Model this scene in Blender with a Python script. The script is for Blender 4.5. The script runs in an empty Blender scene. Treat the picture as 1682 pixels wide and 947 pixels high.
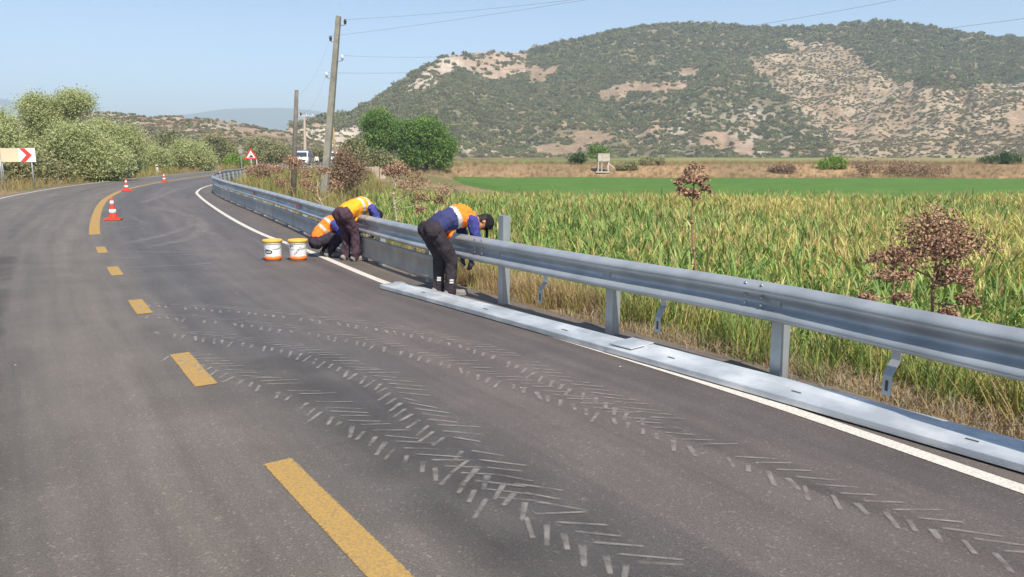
import bpy, bmesh, math, random
import numpy as np
from mathutils import Vector, Matrix, noise as mnoise

rng = np.random.default_rng(7)
random.seed(7)
S = bpy.context.scene
COL = S.collection
R = math.radians

# ------------------------------------------------------------------ camera, sky, sun, exposure
CAMZ = 1.8
cam = bpy.data.cameras.new('camera')
cam.sensor_width = 36.0
cam.lens = 36.0 * 1224 / 1682
cam.clip_start = 0.05
cam.clip_end = 40000
cam_o = bpy.data.objects.new('camera', cam)
cam_o.location = (0, 0, CAMZ)
cam_o.rotation_euler = (R(90 - 10.17), 0, 0)
COL.objects.link(cam_o)
S.camera = cam_o

SUN_AZ, SUN_EL = R(155), R(53)            # azimuth clockwise from +Y
W = bpy.data.worlds.new('World')
S.world = W
W.use_nodes = True
wn = W.node_tree
bg = wn.nodes['Background']
sky = wn.nodes.new('ShaderNodeTexSky')
sky.sky_type = 'NISHITA'
sky.sun_disc = False
sky.sun_elevation = SUN_EL
sky.sun_rotation = SUN_AZ
sky.altitude = 100
sky.air_density = 0.75
sky.dust_density = 0.3
sky.ozone_density = 1.0
wn.links.new(sky.outputs[0], bg.inputs[0])
bg.inputs[1].default_value = 0.097

sun = bpy.data.lights.new('sun', 'SUN')
sun.energy = 4.5
sun.angle = R(0.53)
sun.color = (1.0, 0.93, 0.82)
sun_o = bpy.data.objects.new('sun', sun)
to_sun = Vector((math.sin(SUN_AZ) * math.cos(SUN_EL), math.cos(SUN_AZ) * math.cos(SUN_EL), math.sin(SUN_EL)))
sun_o.rotation_euler = to_sun.to_track_quat('Z', 'Y').to_euler()
sun_o.location = (30, -30, 60)
COL.objects.link(sun_o)

S.view_settings.view_transform = 'Standard'
S.view_settings.look = 'None'
S.view_settings.exposure = 0.92
S.view_settings.gamma = 1.0
S.view_settings.use_curve_mapping = False
S.render.engine = 'CYCLES'
S.cycles.max_bounces = 6
S.cycles.diffuse_bounces = 2
S.cycles.glossy_bounces = 3
S.cycles.transparent_max_bounces = 8
S.cycles.volume_bounces = 0
S.cycles.use_denoising = True

# ------------------------------------------------------------------ helpers
def sstep(a, b, x):
    t = np.clip((np.asarray(x, float) - a) / (b - a), 0, 1)
    return t * t * (3 - 2 * t)

_perm = np.random.default_rng(3).random((256, 256))
def vnoise(x, y):
    x = np.asarray(x, float); y = np.asarray(y, float)
    xi = np.floor(x).astype(int); yi = np.floor(y).astype(int)
    fx = x - xi; fy = y - yi
    fx = fx * fx * (3 - 2 * fx); fy = fy * fy * (3 - 2 * fy)
    a = _perm[xi & 255, yi & 255]; b = _perm[(xi + 1) & 255, yi & 255]
    c = _perm[xi & 255, (yi + 1) & 255]; d = _perm[(xi + 1) & 255, (yi + 1) & 255]
    return (a * (1 - fx) + b * fx) * (1 - fy) + (c * (1 - fx) + d * fx) * fy
def fbm(x, y, o=4):
    v = 0; a = .5; s = 0
    for i in range(o):
        v = v + a * vnoise(x * 2 ** i + 17 * i, y * 2 ** i + 5 * i); s += a; a *= .5
    return v / s

def tag(o, label=None, cat=None, group=None, kind=None):
    if label: o['label'] = label
    if cat: o['category'] = cat
    if group: o['group'] = group
    if kind: o['kind'] = kind
    return o

def empty(name, loc, label=None, cat=None, group=None):
    o = bpy.data.objects.new(name, None)
    o.location = loc
    o.empty_display_size = .2
    COL.objects.link(o)
    return tag(o, label, cat, group)

def mesh_obj(name, me, mats, parent=None, smooth=False):
    if not isinstance(mats, (list, tuple)): mats = [mats]
    for m in mats: me.materials.append(m)
    if smooth: me.shade_smooth()
    o = bpy.data.objects.new(name, me)
    COL.objects.link(o)
    if parent is not None: o.parent = parent
    return o

def wloc(p):
    v = Vector((0, 0, 0))
    while p is not None:
        v += p.location; p = p.parent
    return v

def inst(name, me, parent, loc, rz=0, rot=None, scale=None):
    """an object sharing mesh data; loc in world, under an unrotated parent"""
    o = bpy.data.objects.new(name, me)
    COL.objects.link(o)
    o.parent = parent
    o.location = Vector(loc) - wloc(parent)
    o.rotation_euler = rot if rot else (0, 0, rz)
    if scale: o.scale = scale
    return o

class MB:
    def __init__(s): s.v = []; s.f = []; s.m = []
    def add(s, vs, fs, m=0):
        b = len(s.v); s.v += [tuple(p) for p in vs]
        for f in fs: s.f.append(tuple(b + i for i in f)); s.m.append(m)
    def box(s, c, size, rz=0, m=0, ax=None):
        hx, hy, hz = size[0] / 2, size[1] / 2, size[2] / 2
        M = ax if ax is not None else Matrix.Rotation(rz, 3, 'Z')
        c = Vector(c); P = []
        for x in (-hx, hx):
            for y in (-hy, hy):
                for z in (-hz, hz): P.append(c + M @ Vector((x, y, z)))
        s.add(P, [(0, 1, 3, 2), (4, 6, 7, 5), (0, 4, 5, 1), (2, 3, 7, 6), (0, 2, 6, 4), (1, 5, 7, 3)], m)
    def tube(s, path, rad, n=8, m=0, cap=True, flat=1.0, side=None):
        path = [Vector(p) for p in path]
        if not isinstance(rad, (list, tuple)): rad = [rad] * len(path)
        u = None; rings = []
        for i, p in enumerate(path):
            t = (path[min(i + 1, len(path) - 1)] - path[max(i - 1, 0)])
            t = t.normalized() if t.length > 1e-9 else Vector((0, 0, 1))
            if u is None:
                ref = side if side is not None else (Vector((1, 0, 0)) if abs(t.x) < .9 else Vector((0, 1, 0)))
                u = (ref - t * ref.dot(t)).normalized()
            else:
                u = (u - t * u.dot(t)).normalized()
            w = t.cross(u)
            rings.append([p + (u * math.cos(a) + w * flat * math.sin(a)) * rad[i] for a in [2 * math.pi * k / n for k in range(n)]])
        V = [q for r in rings for q in r]; Fc = []
        for i in range(len(path) - 1):
            for k in range(n):
                k2 = (k + 1) % n
                Fc.append((i * n + k, i * n + k2, (i + 1) * n + k2, (i + 1) * n + k))
        if cap:
            Fc.append(tuple(range(n - 1, -1, -1))); Fc.append(tuple((len(path) - 1) * n + k for k in range(n)))
        s.add(V, Fc, m)
    def capsule(s, p0, p1, r0, r1, side=None, flat=1.0, n=14, m=0):
        p0, p1 = Vector(p0), Vector(p1)
        d = p1 - p0
        t = d.normalized() if d.length > 1e-6 else Vector((0, 0, 1))
        path = []; rad = []
        for a in (-88, -65, -40, -18): path.append(p0 + t * r0 * math.sin(R(a))); rad.append(r0 * math.cos(R(a)))
        path.append(p0); rad.append(r0)
        if d.length > 1e-6: path.append(p1); rad.append(r1)
        for a in (18, 40, 65, 88): path.append(p1 + t * r1 * math.sin(R(a))); rad.append(r1 * math.cos(R(a)))
        s.tube(path, rad, n, m, True, flat, side)
    def lathe(s, c, prof, n=20, m=None, ang=0):
        c = Vector(c); V = []; k = len(prof)
        for i in range(n):
            a = 2 * math.pi * i / n + ang
            for r, z in prof: V.append(c + Vector((r * math.cos(a), r * math.sin(a), z)))
        for j in range(k - 1):
            Fc = [(i * k + j, ((i + 1) % n) * k + j, ((i + 1) % n) * k + j + 1, i * k + j + 1) for i in range(n)]
            s.add([], [], 0)
            b = len(s.v)
            if j == 0: base = b; s.v += [tuple(p) for p in V]
            for f in Fc: s.f.append(tuple(base + i for i in f)); s.m.append(m[j] if m else 0)
    def build(s, name, mats, parent=None, smooth=False, origin=None):
        o0 = wloc(parent) if parent is not None else Vector(origin or (0, 0, 0))
        me = bpy.data.meshes.new(name)
        me.from_pydata([(v[0] - o0.x, v[1] - o0.y, v[2] - o0.z) for v in s.v], [], s.f)
        o = mesh_obj(name, me, mats, parent, smooth)
        if any(s.m): me.polygons.foreach_set('material_index', s.m)
        if parent is None: o.location = o0
        return o

def np_mesh(name, V, Fq, mi=None):
    me = bpy.data.meshes.new(name)
    me.from_pydata(np.asarray(V, float), [], np.asarray(Fq, int))
    if mi is not None: me.polygons.foreach_set('material_index', np.asarray(mi, np.int32))
    me.update()
    return me

# ------------------------------------------------------------------ materials
def M(name, col, rough=.8, metal=0, col2=None, scale=6., detail=4, bump=0, bscale=40., rnd=0, spec=.3, contrast=(.35, .65), coord='Object', transl=0, hueA=None):
    m = bpy.data.materials.new(name); m.use_nodes = True
    nt = m.node_tree; N = nt.nodes; L = nt.links
    b = N['Principled BSDF']
    b.inputs['Roughness'].default_value = rough; b.inputs['Metallic'].default_value = metal
    b.inputs['Specular IOR Level'].default_value = spec
    tc = N.new('ShaderNodeTexCoord')
    c4 = lambda c: (c[0], c[1], c[2], 1)
    out = None
    if col2 is not None:
        nz = N.new('ShaderNodeTexNoise'); nz.inputs['Scale'].default_value = scale; nz.inputs['Detail'].default_value = detail
        L.new(tc.outputs[coord], nz.inputs['Vector'])
        rp = N.new('ShaderNodeValToRGB'); rp.color_ramp.elements[0].position = contrast[0]; rp.color_ramp.elements[1].position = contrast[1]
        rp.color_ramp.elements[0].color = c4(col); rp.color_ramp.elements[1].color = c4(col2)
        L.new(nz.outputs['Fac'], rp.inputs[0]); out = rp.outputs[0]
    if rnd:
        oi = N.new('ShaderNodeObjectInfo')
        hs = N.new('ShaderNodeHueSaturation')
        mp = N.new('ShaderNodeMapRange'); mp.inputs[3].default_value = 1 - rnd; mp.inputs[4].default_value = 1 + rnd
        L.new(oi.outputs['Random'], mp.inputs[0]); L.new(mp.outputs[0], hs.inputs['Value'])
        mh = N.new('ShaderNodeMath'); mh.operation = 'FRACT'
        ml = N.new('ShaderNodeMath'); ml.operation = 'MULTIPLY'; ml.inputs[1].default_value = 7.31
        L.new(oi.outputs['Random'], ml.inputs[0]); L.new(ml.outputs[0], mh.inputs[0])
        m2 = N.new('ShaderNodeMapRange'); m2.inputs[3].default_value = .5 - rnd * .12; m2.inputs[4].default_value = .5 + rnd * .08
        L.new(mh.outputs[0], m2.inputs[0]); L.new(m2.outputs[0], hs.inputs['Hue'])
        if out is not None: L.new(out, hs.inputs['Color'])
        else: hs.inputs['Color'].default_value = c4(col)
        out = hs.outputs[0]
    if out is not None: L.new(out, b.inputs['Base Color'])
    else: b.inputs['Base Color'].default_value = c4(col)
    if bump:
        nb = N.new('ShaderNodeTexNoise'); nb.inputs['Scale'].default_value = bscale; nb.inputs['Detail'].default_value = 5
        L.new(tc.outputs[coord], nb.inputs['Vector'])
        bp = N.new('ShaderNodeBump'); bp.inputs['Strength'].default_value = bump; bp.inputs['Distance'].default_value = .02
        L.new(nb.outputs['Fac'], bp.inputs['Height']); L.new(bp.outputs[0], b.inputs['Normal'])
    if transl:
        tr = N.new('ShaderNodeBsdfTranslucent')
        if out is not None: L.new(out, tr.inputs[0])
        else: tr.inputs[0].default_value = c4(col)
        mx = N.new('ShaderNodeMixShader'); mx.inputs[0].default_value = transl
        L.new(b.outputs[0], mx.inputs[1]); L.new(tr.outputs[0], mx.inputs[2])
        L.new(mx.outputs[0], N['Material Output'].inputs[0])
    return m

def stain_mat(name, col, alpha, scale=14., lo=.35, hi=.65, edge=True):
    """dust or rubber lying on the road: patchy coverage, soft at the ribbon's sides (UV x)"""
    m = bpy.data.materials.new(name); m.use_nodes = True
    nt = m.node_tree; N = nt.nodes; L = nt.links
    b = N['Principled BSDF']; b.inputs['Base Color'].default_value = (*col, 1); b.inputs['Roughness'].default_value = .9
    b.inputs['Specular IOR Level'].default_value = .15
    tc = N.new('ShaderNodeTexCoord')
    nz = N.new('ShaderNodeTexNoise'); nz.inputs['Scale'].default_value = scale; nz.inputs['Detail'].default_value = 6
    L.new(tc.outputs['Object'], nz.inputs['Vector'])
    mr = N.new('ShaderNodeMapRange'); mr.inputs[1].default_value = lo; mr.inputs[2].default_value = hi; mr.inputs[4].default_value = alpha
    L.new(nz.outputs['Fac'], mr.inputs[0]); a = mr.outputs[0]
    if edge:
        uv = N.new('ShaderNodeSeparateXYZ'); L.new(tc.outputs['UV'], uv.inputs[0])
        for o_ in (0, 1):
            x1 = N.new('ShaderNodeMath'); x1.operation = 'SUBTRACT'; x1.inputs[0].default_value = 1; L.new(uv.outputs[o_], x1.inputs[1])
            x2 = N.new('ShaderNodeMath'); x2.operation = 'MULTIPLY'; L.new(uv.outputs[o_], x2.inputs[0]); L.new(x1.outputs[0], x2.inputs[1])
            x3 = N.new('ShaderNodeMath'); x3.operation = 'MULTIPLY'; x3.use_clamp = True; x3.inputs[1].default_value = 5 if o_ == 0 else 12; L.new(x2.outputs[0], x3.inputs[0])
            x4 = N.new('ShaderNodeMath'); x4.operation = 'MULTIPLY'; L.new(a, x4.inputs[0]); L.new(x3.outputs[0], x4.inputs[1]); a = x4.outputs[0]
    L.new(a, b.inputs['Alpha'])
    return m

galv = M('galvanised_steel', (.33, .36, .38), .42, .55, (.48, .51, .53), 2.6, 9, .07, 45, spec=.5, contrast=(.32, .68))
galv_old = M('weathered_galvanised_steel', (.26, .30, .34), .48, .45, (.38, .42, .45), 3.2, 6, .06, 40, spec=.5, contrast=(.3, .7))
galv_ground_tint = M('ground_tinted_galvanised_steel', (.33, .30, .26), .7, .25, (.42, .38, .33), 4, 5, .1, 50)  # tan reflection of the ground put into the steel's base colour
galv_new = M('bright_galvanised_steel', (.46, .50, .53), .42, .55, (.80, .82, .83), 2.6, 9, .12, 50, spec=.5, contrast=(.42, .70))
steel_bolt = M('bolt_steel', (.3, .31, .33), .45, .8)
red_refl = M('red_reflector_plastic', (.45, .03, .03), .25, 0, spec=.6)
dark_slot = M('slot_shadowed_metal', (.06, .06, .06), .8)
def paint_mat(name, c1, c2, wear, sc=55.):
    m = M(name, c1, .75, 0, c2, 60, 8, .25, 110, contrast=(.38, .66)); nt = m.node_tree; N = nt.nodes; L = nt.links; b = N['Principled BSDF']
    tc = N.new('ShaderNodeTexCoord'); nz = N.new('ShaderNodeTexNoise'); nz.inputs['Scale'].default_value = sc; nz.inputs['Detail'].default_value = 8; nz.inputs['Roughness'].default_value = .75
    L.new(tc.outputs['Object'], nz.inputs['Vector'])
    n2 = N.new('ShaderNodeTexNoise'); n2.inputs['Scale'].default_value = 2.5; n2.inputs['Detail'].default_value = 5; L.new(tc.outputs['Object'], n2.inputs['Vector'])
    uv = N.new('ShaderNodeSeparateXYZ'); L.new(tc.outputs['UV'], uv.inputs[0])
    def mt(op, a, b_, cl=False):
        x = N.new('ShaderNodeMath'); x.operation = op; x.use_clamp = cl
        for i_, v in ((0, a), (1, b_)):
            if isinstance(v, (int, float)): x.inputs[i_].default_value = v
            else: L.new(v, x.inputs[i_])
        return x.outputs[0]
    e = mt('MULTIPLY', mt('MULTIPLY', uv.outputs[0], mt('SUBTRACT', 1, uv.outputs[0])), 9, True)          # 0 at the stripe's rim
    a = mt('ADD', mt('MULTIPLY', e, .5), mt('MULTIPLY', mt('SUBTRACT', nz.outputs['Fac'], .5), 1.6))
    a = mt('ADD', a, mt('MULTIPLY', mt('SUBTRACT', n2.outputs['Fac'], .5), wear * 2))
    a = mt('MULTIPLY', mt('ADD', a, .30 - wear), 4.5, True)
    L.new(a, b.inputs['Alpha']); return m
white_paint = paint_mat('white_road_paint', (.56, .53, .48), (.40, .37, .34), .12)
white_old = paint_mat('worn_white_road_paint', (.50, .47, .43), (.30, .28, .26), .22)
yellow_paint = paint_mat('yellow_road_paint', (.37, .23, .065), (.25, .17, .075), .19)

def asphalt_mat():
    m = bpy.data.materials.new('worn_asphalt'); m.use_nodes = True
    nt = m.node_tree; N = nt.nodes; L = nt.links; b = N['Principled BSDF']
    tc = N.new('ShaderNodeTexCoord')
    at = N.new('ShaderNodeAttribute'); at.attribute_name = 'lat'
    def noise(sc, det, rough=.55, dist=0):
        n = N.new('ShaderNodeTexNoise'); n.inputs['Scale'].default_value = sc; n.inputs['Detail'].default_value = det
        n.inputs['Roughness'].default_value = rough; n.inputs['Distortion'].default_value = dist
        L.new(tc.outputs['Object'], n.inputs['Vector']); return n
    # colour across the carriageway: left lane brown-grey and dusty, right lane darker and bluer with polished wheel paths
    big = noise(.35, 4, .6)
    lat = N.new('ShaderNodeMath'); lat.operation = 'MULTIPLY_ADD'; lat.inputs[1].default_value = .16; L.new(big.outputs['Fac'], lat.inputs[0]); 
    sub = N.new('ShaderNodeMath'); sub.operation = 'SUBTRACT'; sub.inputs[1].default_value = .08; L.new(at.outputs['Fac'], sub.inputs[0]); L.new(sub.outputs[0], lat.inputs[2])
    rp = N.new('ShaderNodeValToRGB'); cr = rp.color_ramp
    stops = [(0, (0.1113, 0.0938, 0.0760)), (.06, (0.1187, 0.1010, 0.0845)), (.13, (0.0996, 0.0857, 0.0741)), (.22, (0.1166, 0.1000, 0.0855)), (.30, (0.0912, 0.0785, 0.0693)), (.36, (0.1060, 0.0918, 0.0789)), (.45, (0.1187, 0.1020, 0.0855)),
             (.505, (0.1039, 0.0898, 0.0779)), (.56, (0.0806, 0.0724, 0.0674)), (.62, (0.0721, 0.0653, 0.0627)), (.70, (0.0996, 0.0847, 0.0779)), (.78, (0.0954, 0.0806, 0.0750)), (.86, (0.0784, 0.0673, 0.0636)), (.92, (0.0975, 0.0816, 0.0731)), (1, (0.1251, 0.1000, 0.0779))]
    cr.elements[0].position = stops[0][0]; cr.elements[0].color = (*stops[0][1], 1)
    cr.elements[1].position = stops[-1][0]; cr.elements[1].color = (*stops[-1][1], 1)
    for p, c in stops[1:-1]:
        e = cr.elements.new(p); e.color = (*c, 1)
    L.new(lat.outputs[0], rp.inputs[0])
    # blotches
    n2 = noise(1.3, 6, .65, .6)
    mr = N.new('ShaderNodeMapRange'); mr.inputs[1].default_value = .3; mr.inputs[2].default_value = .7; mr.inputs[3].default_value = .87; mr.inputs[4].default_value = 1.13; L.new(n2.outputs['Fac'], mr.inputs[0])
    # aggregate grain
    n3 = noise(85, 5, .85)
    mg = N.new('ShaderNodeMapRange'); mg.inputs[1].default_value = .36; mg.inputs[2].default_value = .64; mg.inputs[3].default_value = .58; mg.inputs[4].default_value = 1.45; L.new(n3.outputs['Fac'], mg.inputs[0])
    vo = N.new('ShaderNodeTexVoronoi'); vo.inputs['Scale'].default_value = 75; L.new(tc.outputs['Object'], vo.inputs['Vector'])
    vr = N.new('ShaderNodeSeparateColor'); L.new(vo.outputs['Color'], vr.inputs[0])
    vm = N.new('ShaderNodeMapRange'); vm.inputs[1].default_value = .9; vm.inputs[2].default_value = 1; vm.inputs[3].default_value = 1; vm.inputs[4].default_value = 1.55; L.new(vr.outputs[0], vm.inputs[0])
    ar = N.new('ShaderNodeAttribute'); ar.attribute_name = 'run'
    cx = N.new('ShaderNodeCombineXYZ'); k1 = N.new('ShaderNodeMath'); k1.operation = 'MULTIPLY'; k1.inputs[1].default_value = 34; L.new(at.outputs['Fac'], k1.inputs[0]); L.new(k1.outputs[0], cx.inputs[0])
    k2 = N.new('ShaderNodeMath'); k2.operation = 'MULTIPLY'; k2.inputs[1].default_value = .16; L.new(ar.outputs['Fac'], k2.inputs[0]); L.new(k2.outputs[0], cx.inputs[1])
    st = N.new('ShaderNodeTexNoise'); st.inputs['Scale'].default_value = 1.0; st.inputs['Detail'].default_value = 5; st.inputs['Roughness'].default_value = .6; L.new(cx.outputs[0], st.inputs['Vector'])
    sm = N.new('ShaderNodeMapRange'); sm.inputs[1].default_value = .3; sm.inputs[2].default_value = .7; sm.inputs[3].default_value = .80; sm.inputs[4].default_value = 1.2; L.new(st.outputs['Fac'], sm.inputs[0])
    sx = N.new('ShaderNodeMath'); sx.operation = 'MULTIPLY'; L.new(mr.outputs[0], sx.inputs[0]); L.new(sm.outputs[0], sx.inputs[1])
    x = N.new('ShaderNodeMath'); x.operation = 'MULTIPLY'; L.new(sx.outputs[0], x.inputs[0]); L.new(mg.outputs[0], x.inputs[1])
    y = N.new('ShaderNodeMath'); y.operation = 'MULTIPLY'; L.new(x.outputs[0], y.inputs[0]); L.new(vm.outputs[0], y.inputs[1])
    vx = N.new('ShaderNodeVectorMath'); vx.operation = 'SCALE'; L.new(rp.outputs[0], vx.inputs[0]); L.new(y.outputs[0], vx.inputs['Scale'])
    L.new(vx.outputs[0], b.inputs['Base Color'])
    b.inputs['Roughness'].default_value = .62; b.inputs['Specular IOR Level'].default_value = .5
    bp = N.new('ShaderNodeBump'); bp.inputs['Strength'].default_value = .6; bp.inputs['Distance'].default_value = .008
    L.new(n3.outputs['Fac'], bp.inputs['Height']); L.new(bp.outputs[0], b.inputs['Normal'])
    return m

def attr_ground(name, attr, nscale=2.5, amt=(.7, 1.3), bump=.5, bscale=8., fine=30.):
    m = bpy.data.materials.new(name); m.use_nodes = True
    nt = m.node_tree; N = nt.nodes; L = nt.links; b = N['Principled BSDF']
    a = N.new('ShaderNodeAttribute'); a.attribute_name = attr
    tc = N.new('ShaderNodeTexCoord')
    prod = None
    for sc, lo, hi in ((nscale, *amt), (fine, amt[0], amt[1])):
        n = N.new('ShaderNodeTexNoise'); n.inputs['Scale'].default_value = sc; n.inputs['Detail'].default_value = 6; n.inputs['Roughness'].default_value = .65
        L.new(tc.outputs['Object'], n.inputs['Vector'])
        r = N.new('ShaderNodeMapRange'); r.inputs[1].default_value = .3; r.inputs[2].default_value = .7; r.inputs[3].default_value = lo; r.inputs[4].default_value = hi
        L.new(n.outputs['Fac'], r.inputs[0])
        if prod is None: prod = r.outputs[0]
        else:
            x = N.new('ShaderNodeMath'); x.operation = 'MULTIPLY'; L.new(prod, x.inputs[0]); L.new(r.outputs[0], x.inputs[1]); prod = x.outputs[0]
    v = N.new('ShaderNodeVectorMath'); v.operation = 'SCALE'; L.new(a.outputs['Color'], v.inputs[0]); L.new(prod, v.inputs['Scale'])
    L.new(v.outputs[0], b.inputs['Base Color']); b.inputs['Roughness'].default_value = .95; b.inputs['Specular IOR Level'].default_value = .1
    nb = N.new('ShaderNodeTexNoise'); nb.inputs['Scale'].default_value = bscale; nb.inputs['Detail'].default_value = 8; L.new(tc.outputs['Object'], nb.inputs['Vector'])
    bp = N.new('ShaderNodeBump'); bp.inputs['Strength'].default_value = bump; bp.inputs['Distance'].default_value = .5 / bscale
    L.new(nb.outputs['Fac'], bp.inputs['Height']); L.new(bp.outputs[0], b.inputs['Normal'])
    return m

def set_col_attr(me, name, C):
    a = me.attributes.new(name, 'FLOAT_COLOR', 'POINT')
    C = np.concatenate([np.asarray(C, np.float32), np.ones((len(C), 1), np.float32)], 1)
    a.data.foreach_set('color', C.ravel())

# ------------------------------------------------------------------ plan of the road (metres)
def cr_path(P, step):
    P = [np.array(p, float) for p in P]
    P = [2 * P[0] - P[1]] + P + [2 * P[-1] - P[-2]]
    out = []
    for i in range(1, len(P) - 2):
        n = max(2, int(np.linalg.norm(P[i + 1] - P[i]) / step * 4))
        for k in range(n):
            t = k / n
            out.append(.5 * ((2 * P[i]) + (-P[i - 1] + P[i + 1]) * t + (2 * P[i - 1] - 5 * P[i] + 4 * P[i + 1] - P[i + 2]) * t * t + (-P[i - 1] + 3 * P[i] - 3 * P[i + 1] + P[i + 2]) * t ** 3))
    out.append(P[-2])
    out = np.array(out)
    d = np.r_[0, np.cumsum(np.linalg.norm(np.diff(out, axis=0), axis=1))]
    n = max(2, int(d[-1] / step))
    s = np.linspace(0, d[-1], n + 1)
    return np.stack([np.interp(s, d, out[:, k]) for k in range(out.shape[1])], 1)

RAIL = cr_path([(12, -8.6), (7, -1.4), (4.2, 2.6), (3.02, 4.4), (2.14, 5.94), (1.0, 7.44), (-.07, 8.92), (-.85, 10.05), (-1.5, 11.1), (-2.55, 12.95), (-3.75, 15.2), (-5.5, 18.7), (-7.7, 23.0), (-10.2, 27.8), (-12.6, 32.6), (-14.6, 37), (-16.8, 43.5), (-19.4, 54.5), (-22.5, 67), (-25.5, 80), (-27.6, 94), (-28.1, 103), (-27.4, 112), (-25.2, 122), (-21, 140)], .25)
CENT = cr_path([(24, -32), (11.0, -13.4), (4.1, -3.6), (-.53, 2.96), (-1.39, 4.18), (-2.42, 5.68), (-3.05, 6.63), (-4.22, 8.39), (-4.74, 9.2), (-5.98, 11.16), (-6.53, 12.04), (-7.9, 14.25), (-9.6, 17.1), (-11.25, 20.1), (-13.0, 23.4), (-14.95, 27.2), (-17.2, 31.9), (-20.1, 38.9), (-22.6, 47.05), (-24.7, 56.5), (-26.4, 65), (-29.2, 79), (-31.2, 92), (-31.9, 103), (-31.4, 113), (-29.6, 123), (-25.4, 140), (-19, 158), (-8, 182)], .5)
LEFT = cr_path([(20.9, -34.2), (7.9, -15.5), (1.0, -5.7), (-3.6, .85), (-7.3, 6.3), (-11.2, 12.2), (-15.2, 19.0), (-18.4, 25.2), (-21.4, 31.3), (-23.8, 37.6), (-25.95, 44.3), (-28.7, 55.8), (-31.0, 68.6), (-33.2, 83.9), (-34.9, 97), (-35.4, 105), (-34.9, 114), (-33.1, 124), (-28.7, 141), (-22, 160), (-11, 185)], .5)
WHITE = cr_path([(11, -8.9), (6.4, -1.5), (3.5, 2.7), (2.8, 3.8), (1.7, 5.55), (.06, 7.83), (-1.72, 10.35), (-3.95, 14.2), (-5.8, 17.2), (-8.2, 21.7), (-11.2, 27.7), (-13.7, 32.9), (-15.6, 37.2), (-17.7, 43.6), (-20.3, 54.7), (-23.4, 67), (-26.4, 80), (-28.5, 94), (-29.0, 103), (-28.3, 112), (-26.1, 122), (-21.9, 140)], .25)

def normals(P):
    t = np.gradient(P, axis=0); t /= np.linalg.norm(t, axis=1)[:, None]
    return np.stack([t[:, 1], -t[:, 0]], 1), t              # right-hand normal when walking forward

def sdist(P, X, Y):
    """signed distance to polyline, positive to the right of travel"""
    sh = np.shape(X); q = np.stack([np.ravel(X), np.ravel(Y)], 1)
    Pd = P[::4] if len(P) > 300 else P
    best = np.full(len(q), 1e9); sg = np.ones(len(q))
    for a, b in zip(Pd[:-1], Pd[1:]):
        ab = b - a; t = np.clip(((q - a) @ ab) / (ab @ ab), 0, 1)
        d = q - (a + t[:, None] * ab); dd = np.hypot(d[:, 0], d[:, 1])
        s = np.sign(-(ab[0] * (q[:, 1] - a[1]) - ab[1] * (q[:, 0] - a[0])))
        w = dd < best; best[w] = dd[w]; sg[w] = s[w]
    return (best * np.where(sg == 0, 1, sg)).reshape(sh)

RS = np.r_[0, np.cumsum(np.linalg.norm(np.diff(RAIL, axis=0), axis=1))]
RN, RT = normals(RAIL)
def rail_at(s):
    p = np.array([np.interp(s, RS, RAIL[:, k]) for k in (0, 1)])
    t = np.array([np.interp(s, RS, RT[:, k]) for k in (0, 1)]); t /= np.linalg.norm(t)
    return p, t, np.array([t[1], -t[0]])
def rail_s(x, y): return RS[np.argmin((RAIL[:, 0] - x) ** 2 + (RAIL[:, 1] - y) ** 2)]

# ------------------------------------------------------------------ ground
def ground_z(x, y, dr=None, dl=None):
    x = np.asarray(x, float); y = np.asarray(y, float)
    if dr is None: dr = sdist(RAIL, x, y)
    if dl is None: dl = -sdist(LEFT, x, y)
    n1 = fbm(x * .15, y * .15) - .5
    n2 = fbm(x * .9 + 40, y * .9) - .5
    base = -1.6 + 0 * x
    wl = sstep(-5, -13, x) * sstep(16, 32, y)
    base = base * (1 - wl) + wl * (-.5)
    far = sstep(60, 90, y) * sstep(-8, -16, x)
    base = base * (1 - far) + far * -.9
    foot = 107 - .09 * np.clip(x, -30, 120) + 5 * (fbm(x * .03, x * 0 + 3.3) - .5)
    bank = sstep(0, 13, y - foot)
    base = base * (1 - bank) + bank * (.35 + .25 * n1)
    right = -.03 + (base + n2 * .12 + .03) * sstep(.45, 3.6, dr)
    left = -.06 + .12 * n2 + (.25 + .5 * n1) * sstep(2, 40, dl)
    z = np.where(dr > .2, right, np.where(dl > .5, left, -.07))
    far2 = sstep(260, 500, np.hypot(x, y))
    return z * (1 - far2) + .3 * far2

def axis(lo, hi, fine_lo, fine_hi, d0, g):
    a = list(np.arange(fine_lo, fine_hi, d0))
    x, d = fine_hi, d0
    while x < hi: a.append(x); d *= g; x += d
    a.append(hi)
    b = []; x, d = fine_lo - d0, d0
    while x > lo: b.append(x); d *= g; x -= d
    b.append(lo)
    return np.array(b[::-1] + a)
gx = axis(-14000, 14000, -45, 48, .6, 1.10)
gy = axis(-1500, 16000, -4, 70, .6, 1.07)
GX, GY = np.meshgrid(gx, gy)
gdr = sdist(RAIL, GX, GY); gdl = -sdist(LEFT, GX, GY)
GZ = ground_z(GX, GY, gdr, gdl)
nx, ny = len(gx), len(gy)
V = np.stack([GX.ravel(), GY.ravel(), GZ.ravel()], 1)
ii = np.arange(nx * ny).reshape(ny, nx)
Fq = np.stack([ii[:-1, :-1].ravel(), ii[:-1, 1:].ravel(), ii[1:, 1:].ravel(), ii[1:, :-1].ravel()], 1)
gm = np_mesh('ground', V, Fq)
def mixc(a, b, w):
    return a * (1 - w[..., None]) + np.asarray(b) * w[..., None]
nA = fbm(GX * .12, GY * .12); nB = fbm(GX * .04 + 9, GY * .02 + 4)
C = np.zeros(GX.shape + (3,)) + np.array((.21, .155, .085))                       # dry verge
C = mixc(C, (.11, .12, .045), sstep(.45, .62, nA) * .7)
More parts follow.
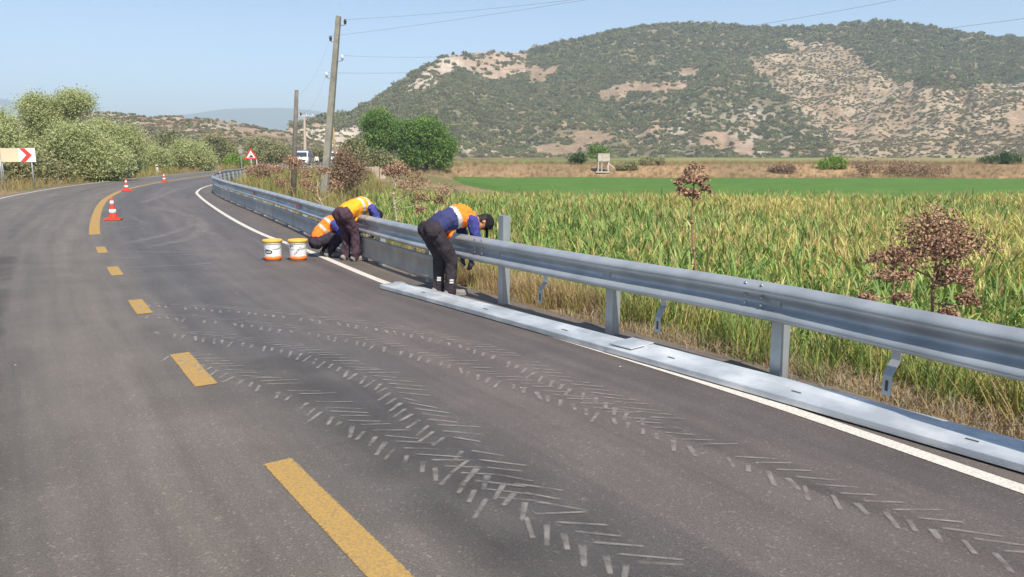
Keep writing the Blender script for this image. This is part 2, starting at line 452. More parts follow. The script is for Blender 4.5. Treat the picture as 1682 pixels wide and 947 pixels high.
C = mixc(C, (.085, .075, .035), sstep(2.5, 4, gdr) * sstep(45, 38, GY) * sstep(-8, -4, GX))       # soil under the crop
C = mixc(C, (.10, .15, .035), sstep(4, 6, gdr) * sstep(38, 42, GY) * sstep(66, 60, GY) * sstep(-14, -8, GX))
C = mixc(C, (.33, .215, .12), sstep(98, 104, GY) * (gdr > 6) * sstep(40, 46, GX + 52) * .9)       # bare bank
C = mixc(C, (.17, .12, .07), sstep(98, 104, GY) * (gdr > 6) * sstep(.5, .65, nA) * .6)
C = mixc(C, (.20, .20, .065), sstep(119, 124, GY - 0 * GX) * (gdr > 6))                          # stubble and fields on the terrace
C = mixc(C, (.10, .16, .04), sstep(119, 124, GY) * (gdr > 6) * sstep(.5, .6, nB))
C = mixc(C, (.24, .19, .10), sstep(170, 200, GY) * sstep(.45, .55, fbm(GX * .01 + 3, GY * .015)))
C = mixc(C, (.09, .085, .03), sstep(2, 6, gdl) * sstep(.4, .6, nA) * .8)
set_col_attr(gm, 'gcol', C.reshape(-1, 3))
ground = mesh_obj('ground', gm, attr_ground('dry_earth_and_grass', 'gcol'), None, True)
tag(ground, 'dry verge, field soil and valley floor', 'ground', kind='structure')

# ------------------------------------------------------------------ road
def ribbon(name, P, half, z, mat, parent=None, s0=None, s1=None, off=0., kind=None, uv=False):
    d = np.r_[0, np.cumsum(np.linalg.norm(np.diff(P, axis=0), axis=1))]
    if s0 is not None:
        k = np.r_[s0, d[(d > s0 + .02) & (d < s1 - .02)], s1]
        P = np.stack([np.interp(k, d, P[:, i]) for i in (0, 1)], 1)
    n, t = normals(P)
    a = P + n * (off - half); b = P + n * (off + half)
    V = np.zeros((2 * len(P), 3)); V[0::2, :2] = a; V[1::2, :2] = b; V[:, 2] = z
    i = np.arange(len(P) - 1) * 2
    Fc = np.stack([i, i + 1, i + 3, i + 2], 1)
    me = np_mesh(name, V, Fc)
    if uv:
        l = me.uv_layers.new(name='UVMap')
        vv = np.zeros((len(V), 2)); vv[1::2, 0] = 1; q = np.linspace(0, 1, len(P)); vv[0::2, 1] = q; vv[1::2, 1] = q
        li = np.zeros(len(me.loops), np.int32); me.loops.foreach_get('vertex_index', li)
        l.data.foreach_set('uv', vv[li].ravel())
    o = mesh_obj(name, me, mat, parent)
    if kind: o['kind'] = kind
    return o

cn, ct = normals(CENT)
rd = -sdist(RAIL, CENT[:, 0], CENT[:, 1])               # centre line is left of the rail
rd = np.where(CENT[:, 1] > 138, 4.4, np.clip(rd, 3, 6))
cols = np.r_[np.linspace(0, .5, 9), np.linspace(.5, 1, 10)[1:]]
V = []; lat = []
for i in range(len(CENT)):
    for u in cols:
        o = (-4.45 * (1 - u / .5)) if u < .5 else (rd[i] + .22) * (u - .5) / .5
        p = CENT[i] + cn[i] * o
        V.append((p[0], p[1], 0)); lat.append(u)
k = len(cols)
ii = np.arange(len(CENT) * k).reshape(-1, k)
Fq = np.stack([ii[:-1, :-1].ravel(), ii[:-1, 1:].ravel(), ii[1:, 1:].ravel(), ii[1:, :-1].ravel()], 1)
rm = np_mesh('road', V, Fq)
rm.attributes.new('lat', 'FLOAT', 'POINT').data.foreach_set('value', np.array(lat, np.float32))
rm.attributes.new('run', 'FLOAT', 'POINT').data.foreach_set('value', np.repeat(np.arange(len(CENT)) * .5, len(cols)).astype(np.float32))
road = tag(mesh_obj('road', rm, asphalt_mat()), 'two lane asphalt road bending to the right', 'road', kind='structure')
ribbon('edge_line', WHITE, .062, .004, white_paint, road, uv=True)
ribbon('edge_line', LEFT, .072, .004, white_old, road, uv=True)
cd = np.r_[0, np.cumsum(np.linalg.norm(np.diff(CENT, axis=0), axis=1))]
def cs(x, y): return cd[np.argmin((CENT[:, 0] - x) ** 2 + (CENT[:, 1] - y) ** 2)]
dash = [((.4, 1.65), (-1.4, 4.19)), ((-2.42, 5.68), (-3.06, 6.64)), ((-4.22, 8.39), (-4.75, 9.22)), ((-5.98, 11.16), (-6.53, 12.04)), ((-7.6, 13.78), (-8.18, 14.72))]
def s_on(x, y):
    i = np.argmin((CENT[:, 0] - x) ** 2 + (CENT[:, 1] - y) ** 2)
    return cd[i] + (np.array((x, y)) - CENT[i]) @ ct[i]
for a, b in dash:
    ribbon('centre_dash', CENT, .085, .004, yellow_paint, road, s_on(*a), s_on(*b), uv=True)
ribbon('centre_line', CENT, .12, .004, yellow_paint, road, s_on(-9.55, 17.0), cd[-1] - 1, uv=True)

# dust prints left by tractor tyres: herringbone lugs along four wheel paths
dust = stain_mat('pale_dust', (.31, .295, .28), .62, 10, .27, .70)
dust2 = stain_mat('thin_pale_dust', (.32, .305, .29), .62, 9, .27, .68)
scuff = stain_mat('pale_scuff', (.30, .285, .275), .34, 3.0, .28, .7)
rubber = stain_mat('dark_rubber_smear', (.03, .03, .032), .3, 1.2, .36, .7)
rows = {'a': [(-4.56, 8.95), (-4.26, 8.88), (-3.33, 8.59), (-2.55, 8.26), (-1.81, 7.9), (-1.01, 7.41), (-.45, 6.92), (-.06, 6.48), (.24, 6.01), (.47, 5.66), (.66, 5.35), (.87, 5.03), (1.02, 4.85)],
        'b': [(-4.13, 8.3), (-3.4, 8.06), (-2.89, 7.86), (-2.24, 7.55), (-1.63, 7.22), (-1.08, 6.8), (-.57, 6.33), (-.26, 6.0), (.2, 5.55), (.51, 5.2), (.81, 4.86), (1.11, 4.47), (1.42, 4.15), (1.71, 3.79), (1.99, 3.49), (2.28, 3.11), (2.4, 2.92)],
        'c': [(-3.69, 7.5), (-3.47, 7.45), (-2.68, 7.09), (-1.97, 6.69), (-1.39, 6.14), (-1.08, 5.80), (-.86, 5.42), (-.72, 5.1), (-.6, 4.87), (-.39, 4.55), (-.22, 4.2), (-.03, 3.89), (.15, 3.57)],
        'd': [(-3.11, 6.58), (-2.7, 6.33), (-2.3, 5.96), (-1.99, 5.71), (-1.66, 5.44), (-1.37, 5.13), (-1.2, 4.93), (-.91, 4.65), (-.63, 4.31), (-.32, 4.02), (-.04, 3.64), (.17, 3.46), (.41, 3.2), (.65, 2.92), (1.0, 2.5)]}
def lug(Vs, Fs, UV, p, d, ln, w, w2=None):
    n = np.array((d[1], -d[0])); w2 = w if w2 is None else w2
    b = len(Vs)
    for q, u in ((p - n * w / 2, (0, 0)), (p + n * w / 2, (1, 0)), (p + d * ln + n * w2 / 2, (1, 1)), (p + d * ln - n * w2 / 2, (0, 1))):
        Vs.append((q[0], q[1], .0072)); UV.append(u)
    Fs.append((b, b + 1, b + 2, b + 3))
for key, pts in rows.items():
    P = cr_path(pts, .01)
    n_, t_ = normals(P)
    Vs, Fs, UV = [], [], []
    step = 13
    ph = 0
    for i in range(4, len(P) - 4, step):
        if rng.random() < .08: continue
        f = i / len(P)
        ang = math.atan2(t_[i][1], t_[i][0])
        a1 = ang + R(42 + rng.normal(0, 4)); a2 = ang - R(47 + rng.normal(0, 6))
        big = 1.0 if key in 'cd' else .9
        d1 = np.array((math.cos(a1), math.sin(a1))); d2 = np.array((math.cos(a2), math.sin(a2)))
        j = rng.normal(0, .008, 2)
        lug(Vs, Fs, UV, P[i] + j + n_[i] * -.015, d1, (.27 + rng.uniform(-.06, .05)) * big, .025 + rng.uniform(-.006, .008), .020)
        lug(Vs, Fs, UV, P[i] + j + n_[i] * .03 - t_[i] * .02, d2, (.19 + rng.uniform(-.05, .05)) * big, .038 + rng.uniform(-.01, .012), .032)
    me = np_mesh('tyre_print', Vs, Fs)
    l = me.uv_layers.new(name='UVMap'); l.data.foreach_set('uv', np.array(UV).ravel())
    o = mesh_obj('tyre_print', me, dust if key in 'bd' else dust2, road); o['kind'] = 'stuff'
for pts, w in (([(-8.0, 14.6), (-7.9, 15.84), (-7.95, 17.29), (-8.15, 18.66), (-8.68, 20.25), (-9.34, 21.64), (-10.28, 23.22), (-11.17, 24.41), (-12.35, 25.73), (-13.37, 26.81)], .16),
               ([(-13.9, 27.6), (-14.41, 29.72), (-15.44, 32.77), (-16.6, 36.5), (-17.75, 40.33), (-18.4, 44.01)], .2),
               ([(-7.19, 14.38), (-7.06, 15.32), (-7.05, 16.11), (-7.3, 17.29), (-7.76, 18.66), (-8.98, 21.15), (-10.19, 23.22)], .2),
               ([(-7.73, 14.06), (-6.95, 13.89), (-5.59, 13.81)], .06), ([(-7.12, 13.02), (-6.39, 13.26), (-5.6, 13.71)], .05), ([(-6.34, 11.9), (-5.61, 12.1), (-4.99, 12.46)], .06),
               ([(-9.9, 18.3), (-9.75, 19.0), (-9.6, 19.42), (-10.0, 20.2), (-10.5, 20.9), (-11.28, 22.14)], .1)):
    ribbon('skid_mark', cr_path(pts, .15), w, .0058, scuff, road, kind='stuff', uv=True)
for off, s0, s1, w in ((-3.2, (3, -2), (-9, 16), .22), (-1.5, (3, -2), (-9, 16), .20), (.75, (1.5, 0), (-3, 6.5), .5), (2.3, (2.5, -1.5), (-1, 3.6), .06)):
    ribbon('rubber_smear', CENT, w, .0022, rubber, road, cs(*s0), cs(*s1), off, kind='stuff', uv=True)
# flecks of paint, chippings and leaf bits on the asphalt
Vs, Fs = [], []
def fleck(x, y, r):
    b = len(Vs); h = r * rng.uniform(.3, .7); n = 5; a0 = rng.uniform(0, 6.3)
    for i in range(n):
        a = a0 + 2 * math.pi * i / n; q = r * rng.uniform(.6, 1.2)
        Vs.append((x + q * math.cos(a), y + q * .6 * math.sin(a), .001))
    Vs.append((x, y, h)); 
    for i in range(n): Fs.append((b + i, b + (i + 1) % n, b + n))
for i in range(170):
    s = rng.uniform(2, 26); c_ = s_on(.4, 1.65) + s - 3
    j = int(np.searchsorted(cd, c_)); o = rng.uniform(-2.5, 4.2) if rng.random() < .7 else rng.uniform(3.0, 4.2)
    p = CENT[min(j, len(CENT) - 1)] + cn[min(j, len(CENT) - 1)] * o
    fleck(p[0], p[1], rng.choice([.004, .006, .009, .014], p=[.4, .35, .18, .07]))
fm = np_mesh('road_grit', Vs, Fs)
o = mesh_obj('road_grit', fm, M('pale_chipping', (.5, .46, .36), .8, col2=(.35, .33, .30), scale=3)); tag(o, 'pale chippings and leaf bits scattered on the asphalt', 'grit', kind='stuff')

# ------------------------------------------------------------------ hills
def tri_in(poly, u, v):
    poly = np.array(poly, float); ins = np.zeros(np.shape(u), bool)
    for (x1, y1), (x2, y2) in zip(poly, np.roll(poly, -1, 0)):
        c = ((y1 > v) != (y2 > v)) & (u < (x2 - x1) * (v - y1) / (y2 - y1 + 1e-9) + x1)
        ins ^= c
    return ins

class Hill:
    """a height field round the valley: bearing b (tan of azimuth x 1000), radius fraction t (0 foot, 1 crest)"""
    def __init__(s, crest, foot, ridge, rough, seed, pw=1.05):
        s.crest, s.foot, s.ridge, s.rough, s.seed, s.pw = crest, foot, ridge, rough, seed, pw
    def prm(s, b, t):
        az = np.arctan(b / 1000.)
        Df = np.interp(b, *zip(*s.foot)); Dr = np.interp(b, *zip(*s.ridge)); E_ = np.interp(b, *zip(*s.crest)) / 1000.
        r = Df + (Dr - Df) * t
        x, y = r * np.sin(az), r * np.cos(az)
        Hc = E_ * Dr * np.cos(az) + 1.0
        prof = np.where(t < 1, np.clip(t, 0, 1) ** s.pw, np.clip(1 - (t - 1) * 1.1, -.2, 1))
        k = s.rough
        g = fbm(x * .012 + s.seed, y * .012, 5) - .5
        g2 = np.abs(fbm(b * .012 + s.seed * 3, t * 1.6 + s.seed, 4) - .5) * 2
        env = np.clip(4 * t * (1 - t), 0, 1) * (t < 1)
        fine = (fbm(x * .11, y * .11 + s.seed, 4) - .5)
        z = -1 + Hc * prof + Hc * env * (k * .5 * g - k * .28 * (1 - g2)) + fine * np.clip(t * 4, 0, 1) * (2.2 + 2.5 * k)
        return x, y, z
    def grid(s, b0, b1, nb, t1, ntt):
        b = np.linspace(b0, b1, nb); t = np.r_[np.linspace(-.04, 1.02, ntt), np.linspace(1.06, t1, 10)]
        B, T = np.meshgrid(b, t)
        X, Y, Z = s.prm(B, T)
        ii = np.arange(B.size).reshape(B.shape)
        Fq = np.stack([ii[:-1, :-1].ravel(), ii[:-1, 1:].ravel(), ii[1:, 1:].ravel(), ii[1:, :-1].ravel()], 1)
        return B, T, X, Y, Z, Fq

def px(L): return [((x - 841) / 1.224, (254 - y) / 1.224) for x, y in L]       # photo survey -> bearing / elevation in mils
big = Hill(px([(300, 245), (440, 228), (470, 214), (500, 201), (540, 193), (585, 186), (620, 166), (650, 147), (690, 120), (730, 99), (770, 91), (820, 91), (860, 92), (900, 81), (960, 69), (1000, 60), (1060, 51), (1130, 49), (1200, 52), (1240, 55), (1300, 55), (1370, 49), (1420, 46), (1480, 51), (1540, 61), (1600, 69), (1682, 73), (1900, 70), (2300, 90), (2800, 140)]),
           [(-600, 330), (-250, 360), (0, 430), (400, 440), (800, 420), (1800, 380)],
           [(-600, 420), (-300, 480), (-180, 620), (0, 760), (300, 860), (700, 900), (1800, 850)], .50, 3.1)
low = Hill(px([(-900, 150), (-400, 170), (-100, 196), (40, 190), (100, 184), (150, 181), (200, 184), (260, 187), (330, 191), (400, 197), (460, 210), (520, 226), (580, 245)]),
           [(-1500, 260), (0, 260)], [(-1500, 430), (-500, 430), (0, 380)], .3, 8.7)
mount = Hill(px([(-900, 172), (-300, 166), (0, 164), (30, 164), (70, 176), (120, 192), (200, 199), (290, 193), (330, 188), (380, 181), (430, 179), (480, 179), (530, 184), (580, 192), (700, 200), (1200, 190), (2600, 175)]),
             [(-1500, 4000), (1500, 4000)], [(-1500, 5000), (1500, 5200)], .25, 5.5)

ROCK = np.array((.34, .285, .23)); SOIL = np.array((.28, .20, .14)); SCRUB = np.array((.13, .115, .06)); PINK = np.array((.30, .20, .135))
# survey polygons in the same bearing / elevation mils
SP = lambda L: [tuple(p) for p in px(L)]
P_SPARSE = SP([(1262, 74), (1345, 80), (1400, 106), (1398, 116), (1440, 132), (1500, 148), (1560, 150), (1620, 140), (1700, 150), (2300, 150), (2300, 262), (1362, 262), (1345, 225), (1290, 176), (1250, 136), (1205, 100), (1290, 98)])
P_CLIFF = SP([(735, 92), (866, 92), (862, 128), (815, 138), (760, 118), (735, 134), (700, 152), (665, 160), (680, 140)])
P_FOOTCLIFF = SP([(440, 262), (455, 222), (480, 208), (545, 200), (560, 215), (600, 205), (600, 262)])
BARE = [((1172, 231), (36, 15)), ((968, 226), (34, 12)), ((925, 246), (50, 9)), ((1060, 148), (60, 9)), ((1000, 160), (26, 10)), ((1215, 246), (20, 12)), ((880, 128), (18, 14)), ((1120, 125), (20, 8)), ((905, 122), (10, 8)), ((1380, 218), (12, 8)), ((1660, 195), (26, 12))]
def zone(B, E_):
    wob = (fbm(B * .05, E_ * .05, 3) - .5) * 16 + (fbm(B * .4 + 31, E_ * .4, 3) - .5) * 14
    sp = tri_in(P_SPARSE, B + wob, E_ + wob * .6); cl = tri_in(P_CLIFF, B + wob, E_ + wob * .5); fc = tri_in(P_FOOTCLIFF, B + wob, E_ + wob * .5)
    ba = np.zeros(np.shape(B), bool)
    for (cx, cy), (rx, ry) in BARE:
        bx, ey = (cx - 841) / 1.224, (254 - cy) / 1.224
        ba |= ((B + wob - bx) / (rx / 1.224)) ** 2 + ((E_ + wob * .4 - ey) / (ry / 1.224)) ** 2 < 1
    return sp, cl, fc, ba
def elev(x, y, z): return (z - CAMZ) / np.maximum(y, 1) * 1000 * 1.0

hillmat = attr_ground('rocky_scrub_soil', 'gcol', .06, (.72, 1.25), .8, .25, .6)
B, T, X, Y, Z, Fq = big.grid(-480, 1650, 520, 1.7, 190)
me = np_mesh('rocky_hill', np.stack([X.ravel(), Y.ravel(), Z.ravel()], 1), Fq)
sp, cl, fc, ba = zone(B, elev(X, Y, Z))
n1 = fbm(X * .02, Y * .02, 5); n2 = fbm(X * .06 + 7, Y * .06, 4)
C = np.zeros(B.shape + (3,)) + SOIL
C = mixc(C, ROCK, sstep(.48, .6, n2)); C = mixc(C, SCRUB, sstep(.36, .52, n1) * .8)
C = mixc(C, (.29, .215, .14), sp * .9); C = mixc(C, (.34, .27, .19), sp * sstep(.5, .62, n2) * .8)
C = mixc(C, ROCK * 1.3, (cl | fc) * .85); C = mixc(C, PINK, (cl | fc) * sstep(.5, .6, n1) * .7)
C = mixc(C, PINK, ba * .6)
set_col_attr(me, 'gcol', C.reshape(-1, 3))
tag(mesh_obj('rocky_hill', me, hillmat, None, True), 'large rocky hill behind the fields', 'hill', kind='structure')
B, T, X, Y, Z, Fq = low.grid(-1400, -230, 240, 1.8, 70)
me = np_mesh('low_hill', np.stack([X.ravel(), Y.ravel(), Z.ravel()], 1), Fq)
n1 = fbm(X * .03, Y * .03, 5); n2 = fbm(X * .07 + 7, Y * .07, 4)
C = np.zeros(B.shape + (3,)) + np.array((.26, .175, .12)); C = mixc(C, ROCK * .85, sstep(.48, .6, n2)); C = mixc(C, SCRUB, sstep(.45, .6, n1) * .6)
set_col_attr(me, 'gcol', C.reshape(-1, 3))
tag(mesh_obj('low_hill', me, hillmat, None, True), 'low reddish scrub hill beyond the left trees', 'hill', kind='structure')
B, T, X, Y, Z, Fq = mount.grid(-1300, 1300, 220, 1.6, 40)
me = np_mesh('far_mountain', np.stack([X.ravel(), Y.ravel(), Z.ravel()], 1), Fq)
set_col_attr(me, 'gcol', np.zeros((B.size, 3)) + np.array((.07, .08, .06)))
tag(mesh_obj('far_mountain', me, attr_ground('far_wooded_slope', 'gcol', .004, (.8, 1.2), .3, .01, .02), None, True), 'blue far mountain range', 'mountain', kind='structure')

# air: one even haze box round the whole valley
hz = MB(); hz.box((0, 3200, 196), (20000, 9600, 400))
hm = bpy.data.materials.new('valley_haze'); hm.use_nodes = True
for n in list(hm.node_tree.nodes):
    if n.type == 'BSDF_PRINCIPLED': hm.node_tree.nodes.remove(n)
pv = hm.node_tree.nodes.new('ShaderNodeVolumePrincipled')
pv.inputs['Color'].default_value = (.72, .88, 1.0, 1); pv.inputs['Density'].default_value = .00036; pv.inputs['Anisotropy'].default_value = 0
hm.node_tree.links.new(pv.outputs[0], hm.node_tree.nodes['Material Output'].inputs['Volume'])
tag(hz.build('haze', hm), 'thin pale summer haze over the valley', 'haze', kind='stuff')

# ------------------------------------------------------------------ scattering (for what nobody could count)
SRC = {}
def scatter(name, pts, rot, scl, var, variants, label, cat, parent=None):
    pts = np.asarray(pts, np.float32)
    col = bpy.data.collections.new(name + '_kinds')
    for i, (me) in enumerate(variants):
        o = bpy.data.objects.new('%s_%02d' % (name, i), me); col.objects.link(o)
    me = bpy.data.meshes.new(name)
    me.vertices.add(len(pts)); me.vertices.foreach_set('co', pts.ravel())
    me.attributes.new('rt', 'FLOAT_VECTOR', 'POINT').data.foreach_set('vector', np.asarray(rot, np.float32).ravel())
    scl = np.asarray(scl, np.float32)
    if scl.ndim == 1: scl = np.repeat(scl[:, None], 3, 1)
    me.attributes.new('sc', 'FLOAT_VECTOR', 'POINT').data.foreach_set('vector', scl.ravel())
    me.attributes.new('vi', 'INT', 'POINT').data.foreach_set('value', np.asarray(var, np.int32))
    o = bpy.data.objects.new(name, me); COL.objects.link(o)
    ng = bpy.data.node_groups.new(name, 'GeometryNodeTree')
    ng.interface.new_socket('Geometry', in_out='INPUT', socket_type='NodeSocketGeometry')
    ng.interface.new_socket('Geometry', in_out='OUTPUT', socket_type='NodeSocketGeometry')
    N = ng.nodes; L = ng.links
    gi = N.new('NodeGroupInput'); go = N.new('NodeGroupOutput')
    ip = N.new('GeometryNodeInstanceOnPoints'); ci = N.new('GeometryNodeCollectionInfo')
    ci.inputs['Collection'].default_value = col; ci.inputs['Separate Children'].default_value = True; ci.inputs['Reset Children'].default_value = True
    def na(nm, ty):
        n = N.new('GeometryNodeInputNamedAttribute'); n.data_type = ty; n.inputs['Name'].default_value = nm
        return [q for q in n.outputs if q.name == 'Attribute' and q.enabled][0]
    er = N.new('FunctionNodeEulerToRotation')
    L.new(na('rt', 'FLOAT_VECTOR'), er.inputs[0])
    L.new(gi.outputs[0], ip.inputs['Points']); L.new(ci.outputs[0], ip.inputs['Instance'])
    ip.inputs['Pick Instance'].default_value = True
    L.new(na('vi', 'INT'), ip.inputs['Instance Index']); L.new(er.outputs[0], ip.inputs['Rotation']); L.new(na('sc', 'FLOAT_VECTOR'), ip.inputs['Scale'])
    L.new(ip.outputs[0], go.inputs[0])
    md = o.modifiers.new('scatter', 'NODES'); md.node_group = ng
    return tag(o, label, cat, kind='stuff')

def leaf_cards(cent, size, aspect=1.6, up=.35, rg=None, droop=0):
    """bent leaf-sized faces: two quads folded along the middle"""
    rg = rg or rng; n = len(cent)
    d = rg.normal(size=(n, 3)); d[:, 2] += up - droop; d /= np.linalg.norm(d, axis=1)[:, None]
    e = rg.normal(size=(n, 3)); e -= d * (e * d).sum(1)[:, None]; e /= np.linalg.norm(e, axis=1)[:, None]
    nrm = np.cross(d, e)
    s = (size * rg.uniform(.6, 1.35, n))[:, None]
    a = cent - d * s * aspect / 2; b = cent + d * s * aspect / 2
    l = cent + e * s / 2 + nrm * s * .22; r = cent - e * s / 2 + nrm * s * .22
    V = np.stack([a, l, b, r], 1).reshape(-1, 3)
    i = np.arange(n)[:, None] * 4
    Fq = np.concatenate([i + np.array([[0, 1, 2]]), i + np.array([[0, 2, 3]])], 1).reshape(-1, 3)
    return V, Fq

def blob_points(n, rg, lumps=None, flat=.8):
    """points through a bush-shaped crown of lumps, thicker toward its outside"""
    lumps = lumps if lumps is not None else 9
    lc = rg.normal(size=(lumps, 3)); lc /= np.linalg.norm(lc, axis=1)[:, None]
    lc *= rg.uniform(.25, .62, lumps)[:, None]; lc[:, 2] = np.abs(lc[:, 2]) * flat
    lr = rg.uniform(.28, .46, lumps)
    k = rg.integers(0, lumps, n)
    p = rg.normal(size=(n, 3)); p /= np.linalg.norm(p, axis=1)[:, None]
    p *= (rg.uniform(.35, 1, n) ** .5)[:, None]
    P = lc[k] + p * lr[k][:, None]
    P[:, 2] = np.maximum(P[:, 2] + .12, -.05)
    return P

bush_g = [M('maquis_leaf_dark', (.15, .158, .062), .8, rnd=.35, transl=.12), M('maquis_leaf_olive', (.205, .198, .088), .8, rnd=.3, transl=.12), M('maquis_leaf_grey', (.23, .19, .115), .85, rnd=.3)]
def bush_mesh(i, n=190, size=.20, mat=0):
    rg = np.random.default_rng(100 + i)
    V, Fq = leaf_cards(blob_points(n, rg), size, 1.3, .3, rg)
    me = np_mesh('hill_bush', V, Fq); me.materials.append(bush_g[mat]); return me
HB = [bush_mesh(0, mat=0), bush_mesh(1, mat=0), bush_mesh(2, mat=1), bush_mesh(3, mat=0), bush_mesh(4, mat=1), bush_mesh(5, 120, .23, 2), bush_mesh(6, 120, .23, 2), bush_mesh(7, 120, .23, 1)]

def hill_bushes(H, b0, b1, n, zf):
    b = rng.uniform(b0, b1, n); t = rng.uniform(.0, 1.03, n) ** .8
    x, y, z = H.prm(b, t); keep, size, var = zf(b, t, x, y, z)
    k = keep
    return np.stack([x, y, z - .15 * size], 1)[k], size[k], var[k]
def zf_big(b, t, x, y, z):
    n = len(b); E_ = elev(x, y, z)
    sp, cl, fc, ba = zone(b, E_)
    cov = fbm(x * .018 + 3, y * .018, 4); cov2 = fbm(x * .05, y * .05 + 9, 3)
    dens = .85 + .6 * sstep(.38, .55, cov)
    lowpart = sstep(.32, .05, t); dens = dens * (1 - .45 * lowpart * (cov2 > .5))
    dens = np.where(sp, 1.1 * sstep(.3, .55, cov2) + .6, dens)
    dens = np.where(cl, .14, dens); dens = np.where(fc, .2, dens); dens = np.where(ba, .06, dens)
    keep = rng.random(n) < dens * .72
    size = rng.uniform(1.7, 3.4, n) * (.85 + .4 * t)
    size = np.where(sp | fc, rng.uniform(.8, 1.9, n), size)
    size = np.where(rng.random(n) < .06, size * 1.5, size)
    size = np.where(t > .9, size * rng.uniform(.7, 1.5, n), size)
    var = np.where(sp, rng.integers(4, 8, n), rng.integers(0, 5, n))
    return keep, size, var
p, s_, v_ = hill_bushes(big, -420, 1000, 52000, zf_big)
rt = np.stack([0 * s_, 0 * s_, rng.uniform(0, 6.28, len(s_))], 1)
scatter('hill_shrubs', p, rt, np.stack([s_ * rng.uniform(.9, 1.3, len(s_)), s_, s_ * rng.uniform(.8, 1.15, len(s_))], 1), v_, HB, 'dark maquis shrubs and small trees covering the big rocky hill', 'shrubs')
def zf_low(b, t, x, y, z):
    n = len(b); cov = fbm(x * .035 + 3, y * .035, 4)
    keep = rng.random(n) < (.15 + 1.0 * sstep(.4, .55, cov))
    return keep, rng.uniform(1.0, 2.0, n), rng.choice([0, 1, 2, 5, 6], n)
p, s_, v_ = hill_bushes(low, -900, -250, 5000, zf_low)
rt = np.stack([0 * s_, 0 * s_, rng.uniform(0, 6.28, len(s_))], 1)
scatter('low_hill_shrubs', p, rt, s_, v_, HB, 'grey green shrubs dotting the low reddish hill at left', 'shrubs')

# ------------------------------------------------------------------ guardrail
GR = empty('guardrail', (2.14, 5.94, 0), 'long galvanised steel guardrail curving along the right edge of the road', 'guardrail')
def wprof():
    K = [(-.070, .792), (-.082, .790), (-.105, .779), (-.132, .764), (-.148, .750), (-.155, .734), (-.152, .716), (-.136, .694), (-.112, .672), (-.094, .656), (-.086, .640), (-.086, .622), (-.092, .606), (-.110, .590), (-.138, .570), (-.160, .552), (-.168, .536), (-.166, .518), (-.150, .502), (-.122, .490), (-.095, .482), (-.085, .480)]
    return K
WP = wprof()
def extrude_along(mb, prof, s0, s1, step=.5, thick=.004, dz=0, dd=0, m=0):
    n = max(1, int(math.ceil((s1 - s0) / step)))
    k = len(prof); rings = []
    back = []
    for i, (d, z) in enumerate(prof):
        a = prof[max(i - 1, 0)]; b = prof[min(i + 1, k - 1)]
        t = Vector((b[0] - a[0], b[1] - a[1])).normalized()
        back.append((d + -t.y * thick, z + t.x * thick))
    loop = list(prof) + back[::-1]
    for i in range(n + 1):
        p, t, nn = rail_at(s0 + (s1 - s0) * i / n)
        rings.append([(p[0] + nn[0] * (d + dd), p[1] + nn[1] * (d + dd), z + dz) for d, z in loop])
    K = len(loop); V = [q for r in rings for q in r]; Fc = []
    for i in range(n):
        for j in range(K):
            j2 = (j + 1) % K
            Fc.append((i * K + j, (i + 1) * K + j, (i + 1) * K + j2, i * K + j2))
    mb.add(V, Fc, m)
S0 = rail_s(2.14, 5.94)
SPL = rail_s(2.05, 6.15)
SEND = RS[-1] - 4
# beam sections, lapped at the splices
k0 = -3
s = SPL + k0 * 4.0; idx = 0
bolt_me = None
def mk_bolt():
    b = MB(); b.lathe((0, 0, 0), [(0, .012), (.009, .011), (.014, .006), (.016, 0), (.016, -.004)], 8)
    me = bpy.data.meshes.new('bolt'); me.from_pydata(b.v, [], b.f); me.materials.append(steel_bolt); me.shade_smooth(); return me
bolt_me = mk_bolt()
while s < SEND:
    e = min(s + 4.0, SEND)
    mb = MB(); extrude_along(mb, WP, s - (.16 if idx else 0), e + .0, .5, dd=-.0045 * (idx % 2))
    near = s < S0 + 25
    mb.build('beam', galv if near else galv_old, GR, True)
    if near and s > S0 - 8:
        p, t, nn = rail_at(s - .08)
        for ds in (-.11, .05):
            q, t, nn = rail_at(s - .03 + ds)
            for d, z, tilt in ((-.125, .768, 50), (-.125, .664, -40), (-.125, .606, 50), (-.125, .50, -40)):
                up = Vector((-nn[0], -nn[1], 0)) * math.cos(R(tilt)) + Vector((0, 0, 1)) * math.sin(R(tilt))
                rot = up.to_track_quat('Z', 'Y').to_euler()
                dd = d - .012
                inst('bolt', bolt_me, GR, (q[0] + nn[0] * dd, q[1] + nn[1] * dd, z), rot=rot)
    s = e; idx += 1
